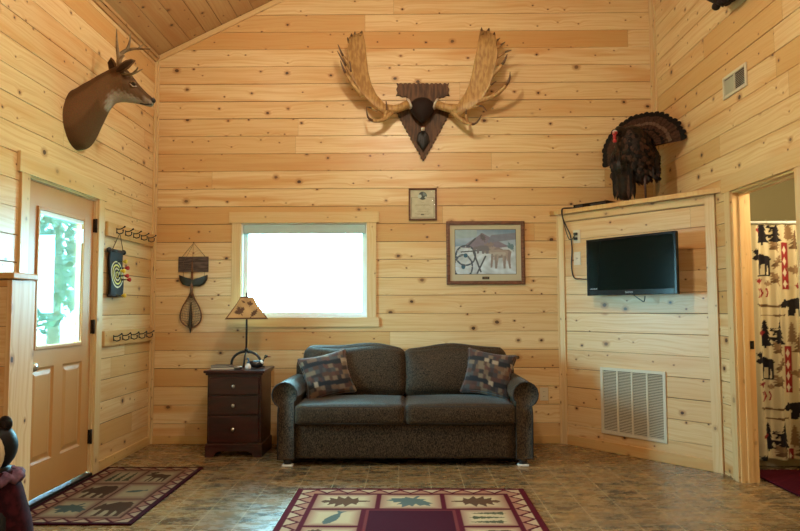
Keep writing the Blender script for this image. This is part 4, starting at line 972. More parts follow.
for i, (p, q, wd) in enumerate(zip(tops, bots, wds)):
    c, h = (p+q)/2, (p-q)/2; g_ = i/4.0; ring = []
    for k in range(n):
        t_ = 2*pi*k/n; lo_ = -cos(t_); wob = .004*sin(t_*9+i)*(i > 0)*(g_ < 9)
        ring.append(c+h*(cos(t_)*(1+wob))+Vector((0, wd*sin(t_)*(1-.18*max(0, lo_)*(g_ > 6))*(1+wob), 0)))
        fl = .10*sin(i*1.3+k*2.1)
        wt = 0.0
        if 5.2 < g_ < 14.2: wt = min(1, max(0, (lo_-.45+fl-.25*max(0, (6.5-g_)))*4))
        if g_ > 12.3: wt = max(wt, min(1, max(0, (lo_+.3+fl)*3))*min(1, (g_-12.3)*1.5)*.8)
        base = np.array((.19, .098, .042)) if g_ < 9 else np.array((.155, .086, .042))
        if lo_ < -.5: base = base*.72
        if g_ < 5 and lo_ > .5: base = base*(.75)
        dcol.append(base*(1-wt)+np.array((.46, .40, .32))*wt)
    rs.append(ring)
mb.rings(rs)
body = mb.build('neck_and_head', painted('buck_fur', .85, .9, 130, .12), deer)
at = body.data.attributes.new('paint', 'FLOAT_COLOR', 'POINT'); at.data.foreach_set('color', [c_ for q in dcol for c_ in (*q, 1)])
for sy in (-1, 1): mb = MB(); mb.ball(D(133.5, 84, sy*.060), (.030, .012, .022), 12, 0); mb.build('brow', FUR, deer)
mb = MB(); mb.ball(D(152.6, 100.5), (.022, .026, .020), 14); mb.build('nose', BLACK, deer)
mb = MB(); mb.tube([D(140, 103.2, -.045), D(145, 104.5, -.036), D(150, 104.2, -.032), D(153, 104, -.012)], .005, 6); mb.tube([D(140, 103.2, .045), D(145, 104.5, .036), D(150, 104.2, .032), D(153, 104, .012)], .005, 6); mb.build('mouth', BLACK, deer)
for sy in (-1, 1):
    mb = MB(); mb.ball(D(133.5, 84, sy*.067), (.016, .010, .014), 12); e_ = mb.build('eye', EYE, deer)
    mb = MB(); mb.tube([D(129.8+.0, 83.5, sy*.072), D(133, 86.4, sy*.074), D(137, 86.3, sy*.066)], [.002, .0045, .002], 6); mb.build('eye_ring', FURW, e_)
def ear(pts, wd, nm='ear'):
    mb = MB(); mb.tube(pts, wd, 12, 0, flat=.35, up=(0, 1, 0)); o = mb.build(nm, FUR, deer)
    mb = MB(); off = Vector((0, -.012, -.004)); mb.tube([p+off for p in pts[:-1]]+[pts[-2].lerp(pts[-1], .6)+off], [w_*.62 for w_ in wd], 10, 0, flat=.2, up=(0, 1, 0)); mb.build('inner_ear', FURD, o)
ear([D(117, 71, -.07), D(121, 68.5, -.10), D(127, 64.5, -.12), D(132, 61.5, -.125), D(135.5, 60.5, -.125)], [.016, .034, .036, .022, .004])
ear([D(115, 71, .07), D(112.5, 66.5, .11), D(110.8, 61.5, .13), D(111, 57.5, .135)], [.016, .034, .028, .004])
def smooth(P, m=5):
    P = [Vector(p) for p in P]; n = len(P); Q = []
    for i in range(n-1):
        p0, p1, p2, p3 = P[max(i-1, 0)], P[i], P[i+1], P[min(i+2, n-1)]
        for k in range(m):
            t_ = k/m; Q.append(.5*((2*p1)+(-p0+p2)*t_+(2*p0-5*p1+4*p2-p3)*t_*t_+(-p0+3*p1-3*p2+p3)*t_**3))
    return Q+[P[-1]]
def taper(r0, r1, n, e=1.0): return [r0+(r1-r0)*(i/(n-1))**e for i in range(n)]
def horn(mb, P, r0, r1=.003, e=1.2): Q = smooth(P); mb.tube(Q, taper(r0, r1, len(Q), e), 10)
mb = MB(); horn(mb, [D(120, 67, .03), D(119, 61, .06), D(120.5, 55, .09), D(126, 50.5, .12), D(134, 48.8, .13), D(142, 49, .12), D(150.5, 49, .09)], .020)
horn(mb, [D(119, 60, .06), D(117.5, 50, .08), D(116.8, 40, .09), D(116.6, 29, .09)], .015); horn(mb, [D(127, 50.3, .12), D(129.5, 43, .13), D(130.8, 33.5, .14)], .013); horn(mb, [D(138, 49, .13), D(141, 46.5, .14), D(142.8, 44.5, .15)], .009)
mb.build('antler', ANTB, deer)
mb = MB(); horn(mb, [D(122, 69, -.03), D(123, 73, -.06), D(128, 74.5, -.09), D(135, 73, -.11), D(142.5, 69, -.10)], .016); horn(mb, [D(133, 73.5, -.10), D(136.5, 70, -.12), D(138, 67, -.13)], .009)
horn(mb, [D(120.5, 67, -.035), D(119.5, 63, -.05), D(121, 58, -.06), D(124, 55, -.07)], .018, .008)
mb.build('antler', ANTB, deer)
# ================================================================ TURKEY on the ledge
TF = Vector((-.60, -.80, 0)); TR = Vector((.80, -.60, 0)); UPV = Vector((0, 0, 1)); TB = Vector((1.93, 5.57, LEDGE))
TD = plain('black_bronze_plumage', (.006, .0045, .003), .55, .2, col2=(.022, .011, .005), vscale=30, bump=.6, bscale=90); TBR = plain('brown_tail_feather', (.035, .014, .007), .6, .2, col2=(.062, .027, .013), vscale=50); TBAND = plain('buff_tail_band', (.10, .055, .03), .6); TBLK = plain('dark_tail_edge', (.007, .005, .004), .7, .15)
turkey = thing('turkey_mount', 'full-body mounted wild turkey with fanned tail standing on the corner ledge', 'mounted turkey', TB)
def T(r, f, z): return TB+TR*r+TF*f+UPV*z
rnd = random.Random(5)
# body: rounded egg, breast forward
cB = T(.0, .0, .42); mb = MB(); rs = []
axb = (TF*.35+UPV*.94-TR*.12).normalized(); e1_ = TR.cross(axb).normalized(); e2_ = axb.cross(e1_).normalized()
prof = [(-.24, .01), (-.22, .05), (-.17, .10), (-.10, .135), (0, .150), (.09, .142), (.15, .115), (.20, .075), (.225, .03)]
def bpt(h, a, r): return cB+axb*h+(e2_*cos(a)*1.0+e1_*sin(a)*.95)*r
rs = [[bpt(h, 2*pi*k/20, r) for k in range(20)] for h, r in prof]
mb.rings(rs, mi=0)
for k in range(560):                      # overlapping contour feathers
    h = rnd.uniform(-.24, .22); r = np.interp(h, [p[0] for p in prof], [p[1] for p in prof]); a = rnd.uniform(0, 2*pi)
    p = bpt(h, a, r+.004); out = (p-(cB+axb*h)).normalized(); dn = (-axb+out*.28).normalized(); sd = out.cross(dn).normalized(); L_, W_ = rnd.uniform(.035, .06), rnd.uniform(.012, .02)
    mb.add([p-sd*W_*.5, p+dn*L_*.5-sd*W_+out*.004, p+dn*L_, p+dn*L_*.5+sd*W_+out*.004, p+sd*W_*.5], [(0, 1, 2, 3, 4)], rnd.choice([0, 0, 0, 1, 1, 2]))
mb.build('body', [TD, TBR, TBLK], turkey, recalc=False)
# tail fan
fc_ = T(.04, -.05, .45)
FN = (TF*.95+UPV*.20).normalized(); FU = (UPV*.97-TF*.20).normalized(); FRt = TR
def fan(rad, count, a0, a1, off, nm, bands, wide, parent=turkey):
    mb = MB()
    for k in range(count):
        a = a0+(a1-a0)*k/(count-1); d = FRt*cos(a)+FU*sin(a); s_ = FN.cross(d).normalized(); rr = rad*rnd.uniform(.97, 1.02); w_ = wide*rad
        prof_ = [(.15, .22), (.45, .5), (.62, .72), (.78, .95), (.86, 1.02), (.93, .95), (.985, .6), (1.0, .15)]
        L_, R_ = [], []
        for (q, ww) in prof_:
            c = fc_+d*rr*q+FN*(off+.003*(k % 2)-.05*(q-.3)**2); L_.append(c-s_*w_*ww); R_.append(c+s_*w_*ww-FN*.006)
        for i in range(len(prof_)-1): mb.add([L_[i], R_[i], R_[i+1], L_[i+1]], [(0, 1, 2, 3)], bands[min(i, len(bands)-1)])
        mb.tube([fc_+d*rr*.15+FN*(off+.004), fc_+d*rr*.9+FN*(off-.012)], [.003, .001], 4, 3)
    return mb.build(nm, [TBR, TBAND, TBLK, FURD], parent, recalc=False)
fan(.36, 25, radians(12), radians(194), 0, 'tail_fan', [0, 0, 0, 0, 2, 2, 2], .085)
fan(.25, 23, radians(14), radians(186), .022, 'tail_coverts', [0, 0, 0, 0, 1, 1, 2], .09)
fan(.19, 19, radians(12), radians(182), .038, 'tail_coverts', [2, 2, 0, 0, 2, 2, 2], .10)
# drooping wings with long primaries
def wing(sr, f0, z0, lean, w_, name='wing'):
    mb = MB()
    sh_ = T(sr, f0, z0)
    for k in range(11):
        u = k/10; st = sh_+TF*(.02-.14*u)+TR*(lean*.1)+UPV*(-.02*u); en = T(sr*1.0+lean*(.25+.10*u), f0-.02-w_*u, .03+.06*u*u)
        d = (en-st); s_ = TF*.024+TR*.006
        P = [st.lerp(en, q)+TR*lean*.10*sin(pi*q) for q in (0, .3, .6, .85, 1)]; W_ = (.5, 1, 1, .8, .2)
        for i in range(4): mb.add([P[i]-s_*W_[i], P[i]+s_*W_[i], P[i+1]+s_*W_[i+1], P[i+1]-s_*W_[i+1]], [(0, 1, 2, 3)], k % 2)
    mb.ball(T(sr*.97, f0-.04, z0-.07), (.055, .07, .14), 12, 0, Matrix.Rotation(radians(36), 3, 'Z'))
    for k in range(90):
        a = rnd.uniform(0, 2*pi); h = rnd.uniform(-.16, .06); p = T(sr*1.0, f0-.04, z0-.05+h)+Vector((cos(a), sin(a), 0))*.055; mb.add([p-TR*.01, p+UPV*-.03-TR*.014, p-UPV*.05, p-UPV*.03+TR*.014], [(0, 1, 2, 3)], rnd.choice([0, 1, 2]))
    mb.build(name, [TD, TBLK, TBR], turkey, recalc=False)
wing(-.155, .03, .43, -.05, .10); wing(.125, .0, .40, .10, .07)
mb = MB()                                          # dark belly and thigh feathers hanging on the left
for k in range(60):
    a = rnd.uniform(0, 1); x_ = -.16+.15*a; st = T(x_, .05+rnd.uniform(-.05, .05), .30+rnd.uniform(-.04, .06)); en = T(x_+rnd.uniform(-.01, .01), .04+rnd.uniform(-.05, .04), rnd.uniform(.01, .10)); s_ = TR*.014
    mb.add([st-s_, st+s_, en.lerp(st, .2)+s_, en, en.lerp(st, .2)-s_], [(0, 1, 2, 3, 4)], rnd.choice([0, 0, 1, 2]))
mb.lathe(T(-.085, .03, .02), [(.001, -.0), (.045, .01), (.06, .08), (.07, .2), (.06, .3), (.02, .36)], 14)
mb.build('thigh', [TD, TBLK, TBR], turkey, recalc=False)
# neck, head, wattle, legs
mb = MB(); Q = smooth([T(-.05, .09, .55), T(-.075, .15, .585), T(-.085, .18, .575), T(-.09, .195, .54)]); mb.tube(Q, taper(.05, .018, len(Q)), 12); mb.build('neck', TD, turkey)
REDSK = plain('red_wattle_skin', (.42, .03, .035), .5, bump=.6, bscale=120); PALE = plain('pale_crown_skin', (.60, .58, .60), .5)
hd_ = T(-.095, .215, .555)
mb = MB(); mb.ball(hd_, (.022, .026, .02), 14); mb.ball(hd_+Vector((0, 0, .014)), (.020, .022, .012), 12, 1); hdm = mb.build('head', [REDSK, PALE], turkey)
mb = MB(); mb.tube([hd_+TF*.018, hd_+TF*.036-UPV*.004, hd_+TF*.045-UPV*.014], [.008, .005, .001], 8); mb.build('beak', ANTI, hdm)
mb = MB(); mb.tube([hd_+TF*.01-UPV*.01, hd_+TF*.012-UPV*.035, hd_+TF*.0-UPV*.062], [.010, .014, .004], 8); mb.ball(hd_-UPV*.065+TF*.005, (.018, .018, .016), 10); mb.build('wattle', REDSK, turkey)
mb = MB()
for k in range(14): mb.tube([T(-.08, .165, .40), T(-.08+.002*k-.014, .185, .30), T(-.08+.003*k-.02, .18, .22)], [.003, .002, .001], 4)
mb.build('beard', BLACK, turkey)
LEGM = plain('dull_pink_leg', (.07, .035, .03), .5)
for rr in (-.07, .075):
    mb = MB(); mb.tube([T(rr, -.0, .26), T(rr, .01, .14), T(rr, .0, .012)], [.022, .010, .009], 8)
    for a in (-35, 0, 35, 180): d = TF*cos(radians(a))+TR*sin(radians(a)); mb.tube([T(rr, 0, .010), T(rr, 0, .010)+d*.05, T(rr, 0, .006)+d*.075], [.008, .006, .002], 6)
    mb.build('leg', LEGM, turkey)
# ================================================================ TV on the corner wall
TVB = plain('gloss_black_bezel', (.004, .004, .005), .2, .3); SCR = plain('tv_screen', (.0015, .006, .005), .14, .12); SILV = plain('silver_print', (.35, .36, .36), .4)
c0 = FD.hit(586.5, 266, .13); c1 = FD.hit(676.5, 264, .21)
pA = FD.p(c0[0], 0, .13); pB = FD.p(c1[0], 0, .21); du = (pB-pA); tw = du.length; du.normalize(); tn = Vector((du.y, -du.x, 0))
z1 = (pixel(586, 238.3, pA, tn).z+pixel(677, 232.5, pA, tn).z)/2; z0 = (pixel(586, 294, pA, tn).z+pixel(677, 296, pA, tn).z)/2
FT = Frame((pA.x, pA.y, z0), du, (0, 0, 1), tn); TH = z1-z0
tv = thing('television', 'black flat-screen television mounted on the corner wall under the ledge', 'television', FT.p(tw/2, 0, -.04))
mb = MB(); b_ = .022; bb = .045
for q in (((0, b_), (0, TH)), ((tw-b_, tw), (0, TH)), ((b_, tw-b_), (TH-b_, TH)), ((b_, tw-b_), (0, bb))): mb.box(FT, q[0], q[1], (-.03, 0), bev=.003)
mb.box(FT, (.002, tw-.002), (.002, TH-.002), (-.035, -.012), bev=.003); mb.build('bezel', TVB, tv)
mb = MB(); mb.soft((tw*.86, .05, TH*.8), .02, (0, .01, 0), 8, Matrix.Translation(FT.p(tw/2, TH*.5, -.05)) @ Matrix.Rotation(atan2(du.y, du.x), 4, 'Z')); mb.build('rear_housing', BLACK, tv)
mb = MB(); mb.box(FT, (b_-.001, tw-b_+.001), (bb-.001, TH-b_+.001), (-.012, -.004)); mb.build('screen', SCR, tv)
def words(F, txt, u, v, n, h, mat, parent, name='lettering'):
    cu = bpy.data.curves.new('t', 'FONT'); cu.body = txt; cu.size = h; cu.extrude = .0004; cu.align_x = 'LEFT'
    o = bpy.data.objects.new('t', cu); C.objects.link(o); bpy.context.view_layer.update()
    me = bpy.data.meshes.new_from_object(o.evaluated_get(bpy.context.evaluated_depsgraph_get())); bpy.data.objects.remove(o)
    me.materials.clear(); me.materials.append(mat); inv = chain(parent).inverted()
    for v_ in me.vertices: v_.co = inv @ F.p(u+v_.co.x, v+v_.co.y, n+v_.co.z)
    q = bpy.data.objects.new(name, me); C.objects.link(q); q.parent = parent; return q
words(FT, 'SANYO', tw*.455, .014, .0008, .022, SILV, tv)
mb = MB()
for k in range(9): mb.box(FT, (.03+k*.0085, .036+k*.0085), (.052, .057+.002*(k % 3)), (-.004, -.0032))
mb.build('screen_sticker', SILV, tv)
mb = MB(); mb.box(FD, ((c0[0]+c1[0])/2-.07, (c0[0]+c1[0])/2+.07), (z0+.1, z0+.34), (.0, .02), bev=.003); mb.tube([FD.p((c0[0]+c1[0])/2, (z0+z1)/2, .015), FT.p(tw/2, TH*.5, -.05)], .03, 10); mb.build('wall_bracket', BLACK, tv)
def cord(name, pts, r, label, par):
    Q = smooth(pts, 6); mb = MB(); mb.tube(Q, r, 7); return mb.build(name, BLACK, par, recalc=False)
def dp(px, py, n=.012): q = FD.hit(px, py, n); return FD.p(q[0], q[1], n)
cord('hanging_cord', [FT.p(tw*.52, .0, -.03), dp(640, 299.5, .12), dp(644, 301.5, .11), dp(645, 296, .10)], .004, '', tv)
# cable box + its cords
bx = Vector((1.66, 5.905, LEDGE)); 
uA = FD.hit(574, 209, -.03); uB = FD.hit(608, 203, -.03)
cbx = thing('cable_box', 'flat black cable box lying on the left end of the ledge', 'cable box', FD.p((uA[0]+uB[0])/2, LEDGE, -.10))
FX = Frame(FD.p(uA[0], LEDGE+.001, -.02), FD.u, FD.v, FD.n); wbx = uB[0]-uA[0]
mb = MB(); mb.box(FX, (0, wbx), (.005, .042), (-.19, 0), bev=.004); mb.build('case', TVB, cbx)
mb = MB(); mb.box(FX, (.02, .10), (.014, .034), (0, .002)); mb.build('front_panel', BLACK, cbx); mb = MB(); mb.box(FX, (wbx*.5, wbx-.02), (.018, .030), (0, .0015)); mb.build('display_window', FEATH, cbx)
for (a, b) in ((.02, -.02), (wbx-.02, -.02), (.02, -.17), (wbx-.02, -.17)): mb = MB(); mb.tube([FX.p(a, -.001, b), FX.p(a, .006, b)], .01, 8); mb.build('foot', FEATH, cbx)
def dq(px, py, n): q = FD.hit(px, py, n); return FD.p(q[0], q[1], n)
lz = LEDGE+.006
cord('power_cord', [FX.p(-.002, .02, -.05), Vector(dq(567, 208, .0))*1.0, dq(562.5, 209.2, .055), dq(562.5, 217, .056), dq(566.5, 227, .03), dq(570.5, 236, .014), dq(572, 250, .013), dq(571.5, 266, .013), dq(574, 277.5, .013), dq(581, 279, .03), dq(588, 279.3, .11)], .0055, '', tv)
pc_ = cord('power_cord', [FX.p(-.002, .015, -.07), dq(566, 208.5, .01), dq(561.5, 210, .057), dq(563.5, 222, .05), dq(568, 237, .02), dq(571.5, 239.5, .014), dq(574.5, 235.5, .02)], .004, '', cbx)
def outlet(F, px, py, pxw, n0, label, plugs=0, kind='duplex', nm='wall_outlet'):
    u, v = F.hit(px, py, n0); t = thing(nm, label, 'outlet', F.p(u, v-.058, n0)); w_ = .036
    mb = MB(); mb.box(F, (u-w_, u+w_), (v-.058, v+.058), (n0, n0+.006), bev=.002); mb.build('cover_plate', IVORY, t)
    for s_ in (-1, 1):
        if kind == 'duplex':
            mb = MB(); mb.box(F, (u-.016, u+.016), (v+s_*.021-.014, v+s_*.021+.014), (n0+.006, n0+.008), 0, bev=.001)
            for a in (-.006, .006): mb.box(F, (u+a-.0012, u+a+.0012), (v+s_*.021-.004, v+s_*.021+.006), (n0+.008, n0+.0085), 1)
            mb.build('socket', [IVORY, BLACK], t)
    if kind == 'cable':
        mb = MB(); mb.tube([F.p(u, v, n0+.006), F.p(u, v, n0+.016)], .006, 10); mb.build('coax_jack', STEEL, t)
    return t, (u, v)
t_, (ou, ov_) = outlet(FD, 577, 236.5, 0, .0, 'upper ivory outlet with two black plugs, left of the television')
for s_ in (-1, 1):
    o = MB(); o.box(FD, (ou-.016, ou+.014), (ov_+s_*.021-.012, ov_+s_*.021+.012), (.0087, .034), bev=.004); q = o.build('power_plug', BLACK, pc_)
outlet(FD, 577.5, 258.5, 0, .0, 'lower ivory cable outlet plate, left of the television', kind='cable')
outlet(FB, 544, 394, 0, .0, 'ivory outlet low on the back wall beside the right sofa arm')
# ================================================================ GRILLES
def grille(F, corners, name, label, cols, rim, slat, tilt=1, right_dark=False, cover=.26):
    us = [F.hit(*c) for c in corners]; u0 = (us[0][0]+us[3][0])/2; u1 = (us[1][0]+us[2][0])/2; v1 = (us[0][1]+us[1][1])/2; v0 = (us[2][1]+us[3][1])/2
    if u0 > u1: u0, u1 = u1, u0
    t = thing(name, label, 'vent', F.p((u0+u1)/2, v0, 0)); mb = MB(); d = .012
    for q in (((u0, u0+rim), (v0, v1)), ((u1-rim, u1), (v0, v1)), ((u0+rim, u1-rim), (v0, v0+rim)), ((u0+rim, u1-rim), (v1-rim, v1))): mb.box(F, q[0], q[1], (.0, d), bev=.003)
    cw_ = (u1-u0-2*rim)/cols
    for k in range(1, cols): a = u0+rim+k*cw_; mb.box(F, (a-rim*.28, a+rim*.28), (v0+rim, v1-rim), (.002, d*.9), bev=.001)
    mb.build('frame', ALMOND, t)
    mb = MB(); mb.box(F, (u0+rim, u1-rim), (v0+rim, v1-rim), (.0005, .0015)); mb.build('duct_backing', DUCT, t)
    mb = MB(); n_ = int((v1-v0-2*rim)/slat)
    for k in range(n_):
        v = v0+rim+(k+.5)*slat
        for c in range(cols):
            a = u0+rim+c*cw_+(rim*.28 if c else 0); b = u0+rim+(c+1)*cw_-(rim*.28 if c < cols-1 else 0)
            s_ = -1 if (right_dark and c == (1 if F is FR else 1)) else 1
            mb.add([F.p(a, v-s_*slat*cover, .010), F.p(b, v-s_*slat*cover, .010), F.p(b, v+s_*slat*.16, .003), F.p(a, v+s_*slat*.16, .003)], [(0, 1, 2, 3)])
    mb.build('louvers', ALMOND, t, recalc=False)
grille(FD, [(601, 367.2), (667, 371.5), (667, 442), (602, 434)], 'return_air_grille', 'large four-bay almond return air grille low on the corner wall', 4, .026, .0125)
grille(FR, [(723, 78), (747, 63), (748, 87), (725, 98.5)], 'air_register', 'small two-bay air register high on the right wall', 2, .022, .012, right_dark=True, cover=.44)
# ================================================================ PEG RAILS, DARTBOARD, DARTS
def rail(px0, px1, yt, yb, label):
    u0 = FL.hit(px0, (yt+yb)/2, .028)[0]; u1 = YB-.05; vt = FL.hit(px0+1, yt, .028)[1]; vb = FL.hit(px0+1, yb, .028)[1]
    t = thing('coat_rail', label, 'coat rack', FL.p((u0+u1)/2, vb, 0), 0, 'coat rails beside the door')
    mb = MB(); mb.box(FL, (u0, u1), (vb, vt), (.001, .026), bev=.004, tone=(.7, .6)); mb.build('board', PINE_BASE, t)
    for k in range(5):
        u = u0+(u1-u0)*(.16+.175*k); z = (vb+vt)/2
        mb = MB(); mb.tube([FL.p(u, z+.022, .027), FL.p(u, z-.022, .027)], .007, 8, flat=.6)
        mb.tube(smooth([FL.p(u, z-.012, .028), FL.p(u, z-.024, .05), FL.p(u, z-.016, .075), FL.p(u, z+.002, .078)]), .0042, 7); mb.ball(FL.p(u, z+.004, .078), .007, 8)
        mb.tube(smooth([FL.p(u, z+.012, .028), FL.p(u, z+.014, .06), FL.p(u, z+.030, .088)]), .0045, 7); mb.ball(FL.p(u, z+.032, .09), .008, 8)
        mb.build('hook', BLACK, t)
    return u0, u1, vb, vt
ur = rail(108.5, 156, 221.5, 236, 'upper pine coat rail of five black hooks, with the dartboard hung from it')
lr = rail(105, 156, 331, 346.5, 'lower pine coat rail of five empty black hooks, beside the lower door')
du0 = FL.hit(111, 270, .05)[0]; du1 = FL.hit(125.5, 270, .05)[0]; dz1 = FL.hit(118, 251, .05)[1]; dz0 = FL.hit(118, 296, .05)[1]
db = thing('magnetic_dartboard', 'black roll-up dartboard with pale rings hanging from the upper coat rail', 'dartboard', FL.p((du0+du1)/2, dz0, .03))
RU = painted('dartboard_face', .6, .1, 200, .3)
def dbp(u, v): return XL+.040+.006*np.sin(v*6), du0+.02+u*(du1-du0-.04), dz0+v*(dz1-dz0)
def dbc(u, v):
    W, H = du1-du0-.04, dz1-dz0; c = np.zeros(u.shape+(3,)); c[:] = (.008, .008, .009); r = np.hypot((u-.5)*W, (v-.48)*H)/(min(W*1.0, H)*.47)
    for i, (a, b) in enumerate(((.90, 1.0), (.64, .76), (.38, .50), (.14, .26))): c[(r > a) & (r < b)] = (.80, .72, .16) if i % 2 else (.75, .72, .45)
    c[r < .1] = (.02, .02, .02); return c
sheet('face', 110, 110, dbp, dbc, RU, db, .02)
for z in (dz1, dz0):
    mb = MB(); mb.tube([FL.p(du0-.0, z, .032), FL.p(du1+.0, z, .032)], .013 if z == dz1 else .010, 10)
    if z == dz1:
        for u in (du0, du1): mb.ball(FL.p(u, dz1, .032), .021, 10)
    mb.build('roller_bar', BLACK, db)
hk = ur[0]+(ur[1]-ur[0])*.16; hz = (ur[2]+ur[3])/2
mb = MB(); CORD = plain('jute_cord', (.16, .10, .05), .8); hp_ = FL.p(hk, hz-.02, .052); mb.tube([FL.p(du0+.03, dz1, .042), hp_, FL.p(du1-.03, dz1, .042)], .003, 6); mb.build('hanging_cord', CORD, db)
YEL = plain('yellow_flight', (.75, .50, .03), .4); REDF = plain('red_flight', (.50, .02, .02), .4)
for (px, py, cm, lab) in ((125.5, 261.5, YEL, 'yellow dart at the top right of the dartboard'), (127.5, 268, REDF, 'red dart just under the topmost yellow dart'), (123.5, 271, YEL, 'yellow dart near the middle of the dartboard'),
                          (127, 275.8, REDF, 'red dart, upper of the two close red darts at the right edge'), (129.2, 279.7, REDF, 'lowest red dart at the right edge of the dartboard'), (124.2, 295.5, YEL, 'yellow dart at the bottom corner of the dartboard')):
    u, v = FL.hit(px, py, .11); u = min(u, du1-.025); p = FL.p(u, v, .048)
    t = thing('dart', lab, 'dart', FL.p(u, v-.02, .048)); tip = Vector((0, 0, 0)); dirn = Vector((1, .12, 0)).normalized()
    mb = MB(); mb.lathe(p, [(.001, 0), (.010, .001), (.010, .006), (.004, .01), (.005, .03), (.0025, .036)], 10, dirn); mb.build('barrel', BLACK, t)
    mb = MB(); q = p+dirn*.036; mb.lathe(q, [(.002, 0), (.010, .012), (.017, .026), (.016, .034), (.005, .04)], 10, dirn); mb.build('flight', cm, t)
# ================================================================ SIGN, CANOE AND LANDING NET on the back wall
SIGNM = plain('weathered_dark_sign_board', (.14, .10, .085), .7, .3, col2=(.045, .03, .026), vscale=22, stretch=(.4, 1, 4), bump=.5, bscale=60); NETW = plain('amber_net_handle', (.20, .085, .03), .35, col2=(.12, .05, .02), vscale=10)
def Bp(px, py, n=.01): q = FB.hit(px, py, n); return FB.p(q[0], q[1], n)
sg = thing('hanging_sign', 'dark wooden sign board with a small canoe hung below it, left of the window', 'sign', Bp(193.7, 272))
a, b = FB.hit(179, 256.8), FB.hit(208.6, 272)
mb = MB(); mb.box(FB, (a[0], b[0]), (b[1], a[1]), (.002, .016), bev=.003); mb.build('board', SIGNM, sg)
mb = MB(); mb.tube([Bp(182, 257, .018), Bp(193.7, 243, .014), Bp(205.5, 257, .018)], .0025, 6); mb.build('cord', CORD, sg); mb = MB(); mb.tube([Bp(183.5, 271, .010), Bp(183.5, 278, .010)], .0018, 5); mb.build('short_cord', CORD, sg); mb = MB(); mb.tube([Bp(204.5, 271, .010), Bp(204.5, 278, .010)], .0018, 5); mb.build('short_cord', CORD, sg); mb = MB(); mb.tube([Bp(193.7, 242.5, .001), Bp(193.7, 242.5, .02)], .005, 8); mb.build('nail', HINGE, sg)
cn = [(179.8, 275), (184, 277), (193.7, 279.6), (203.5, 277), (207.8, 275), (207.4, 280), (204.5, 284.3), (199.5, 286.4), (188.2, 286.4), (183, 284.3), (180.2, 280)]
mb = MB(); rs = []
pts = [FB.hit(x, y) for x, y in cn]; cxx = sum(p[0] for p in pts)/len(pts); czz = sum(p[1] for p in pts)/len(pts)
for (nn, s_) in ((.002, .9), (.004, 1.0), (.022, 1.0), (.030, .86), (.033, .5)): rs.append([FB.p(cxx+(p[0]-cxx)*s_, czz+(p[1]-czz)*s_, nn) for p in pts])
mb.rings(rs, smooth=False); mb.build('canoe', plain('dark_green_black_canoe', (.018, .018, .015), .45), sg)
net = thing('landing_net', 'wooden teardrop landing net hanging over the dark sign board', 'fishing net', Bp(190, 330))
mb = MB(); hoop = [(190.5, 293), (186.5, 300), (182, 308), (180, 316), (181.5, 322), (186, 326), (190.5, 327.5), (195.5, 326), (200, 321.5), (201.3, 315), (199, 307), (195, 299.5), (192.5, 293)]
Q = smooth([Bp(x, y, .024) for x, y in hoop], 4); mb.tube(Q, .0075, 8, flat=.8); mb.tube([Bp(192.2, 272, .026), Bp(191.6, 290, .026), Bp(191.3, 298, .025)], [.010, .014, .010], 10, flat=.6, up=(0, 1, 0)); mb.tube([Bp(192.2, 262, .022), Bp(192.2, 273, .026)], [.006, .010], 8); mb.build('frame', NETW, net)
mb = MB(); mb.tube([Bp(191.5, 262, .024), Bp(185, 270, .02), Bp(183, 263, .02), Bp(193.5, 244, .02), Bp(192.6, 262, .022)], .002, 5); mb.build('loop_cord', CORD, net)
mb = MB(); NETM = plain('dark_net_mesh', (.05, .035, .02), .7)
hw = lambda z_: np.interp(z_, [293, 300, 308, 316, 322, 327], [.5, 4.2, 8.4, 10.5, 9.2, 1])
for k in range(13):
    s_ = -1+2*k/12; mb.tube([Bp(190.7+s_*hw(y)*(1 if y < 320 else .6)+.0, y, .022+.03*(1-s_*s_)*sin(pi*min(1, (y-293)/34))) for y in (294, 300, 306, 312, 318, 324, 329)], .0012, 4)
for y in np.linspace(296, 325, 13):
    mb.tube([Bp(190.7+s_*hw(y), y+1.5*(1-s_*s_), .022+.03*(1-s_*s_)) for s_ in np.linspace(-1, 1, 7)], .0012, 4)
mb.tube([Bp(191, 302, .03), Bp(190.6, 315, .032), Bp(190.3, 326, .028), Bp(190.3, 333, .02)], [.004, .014, .018, .003], 8)
mb.build('netting', NETM, net)
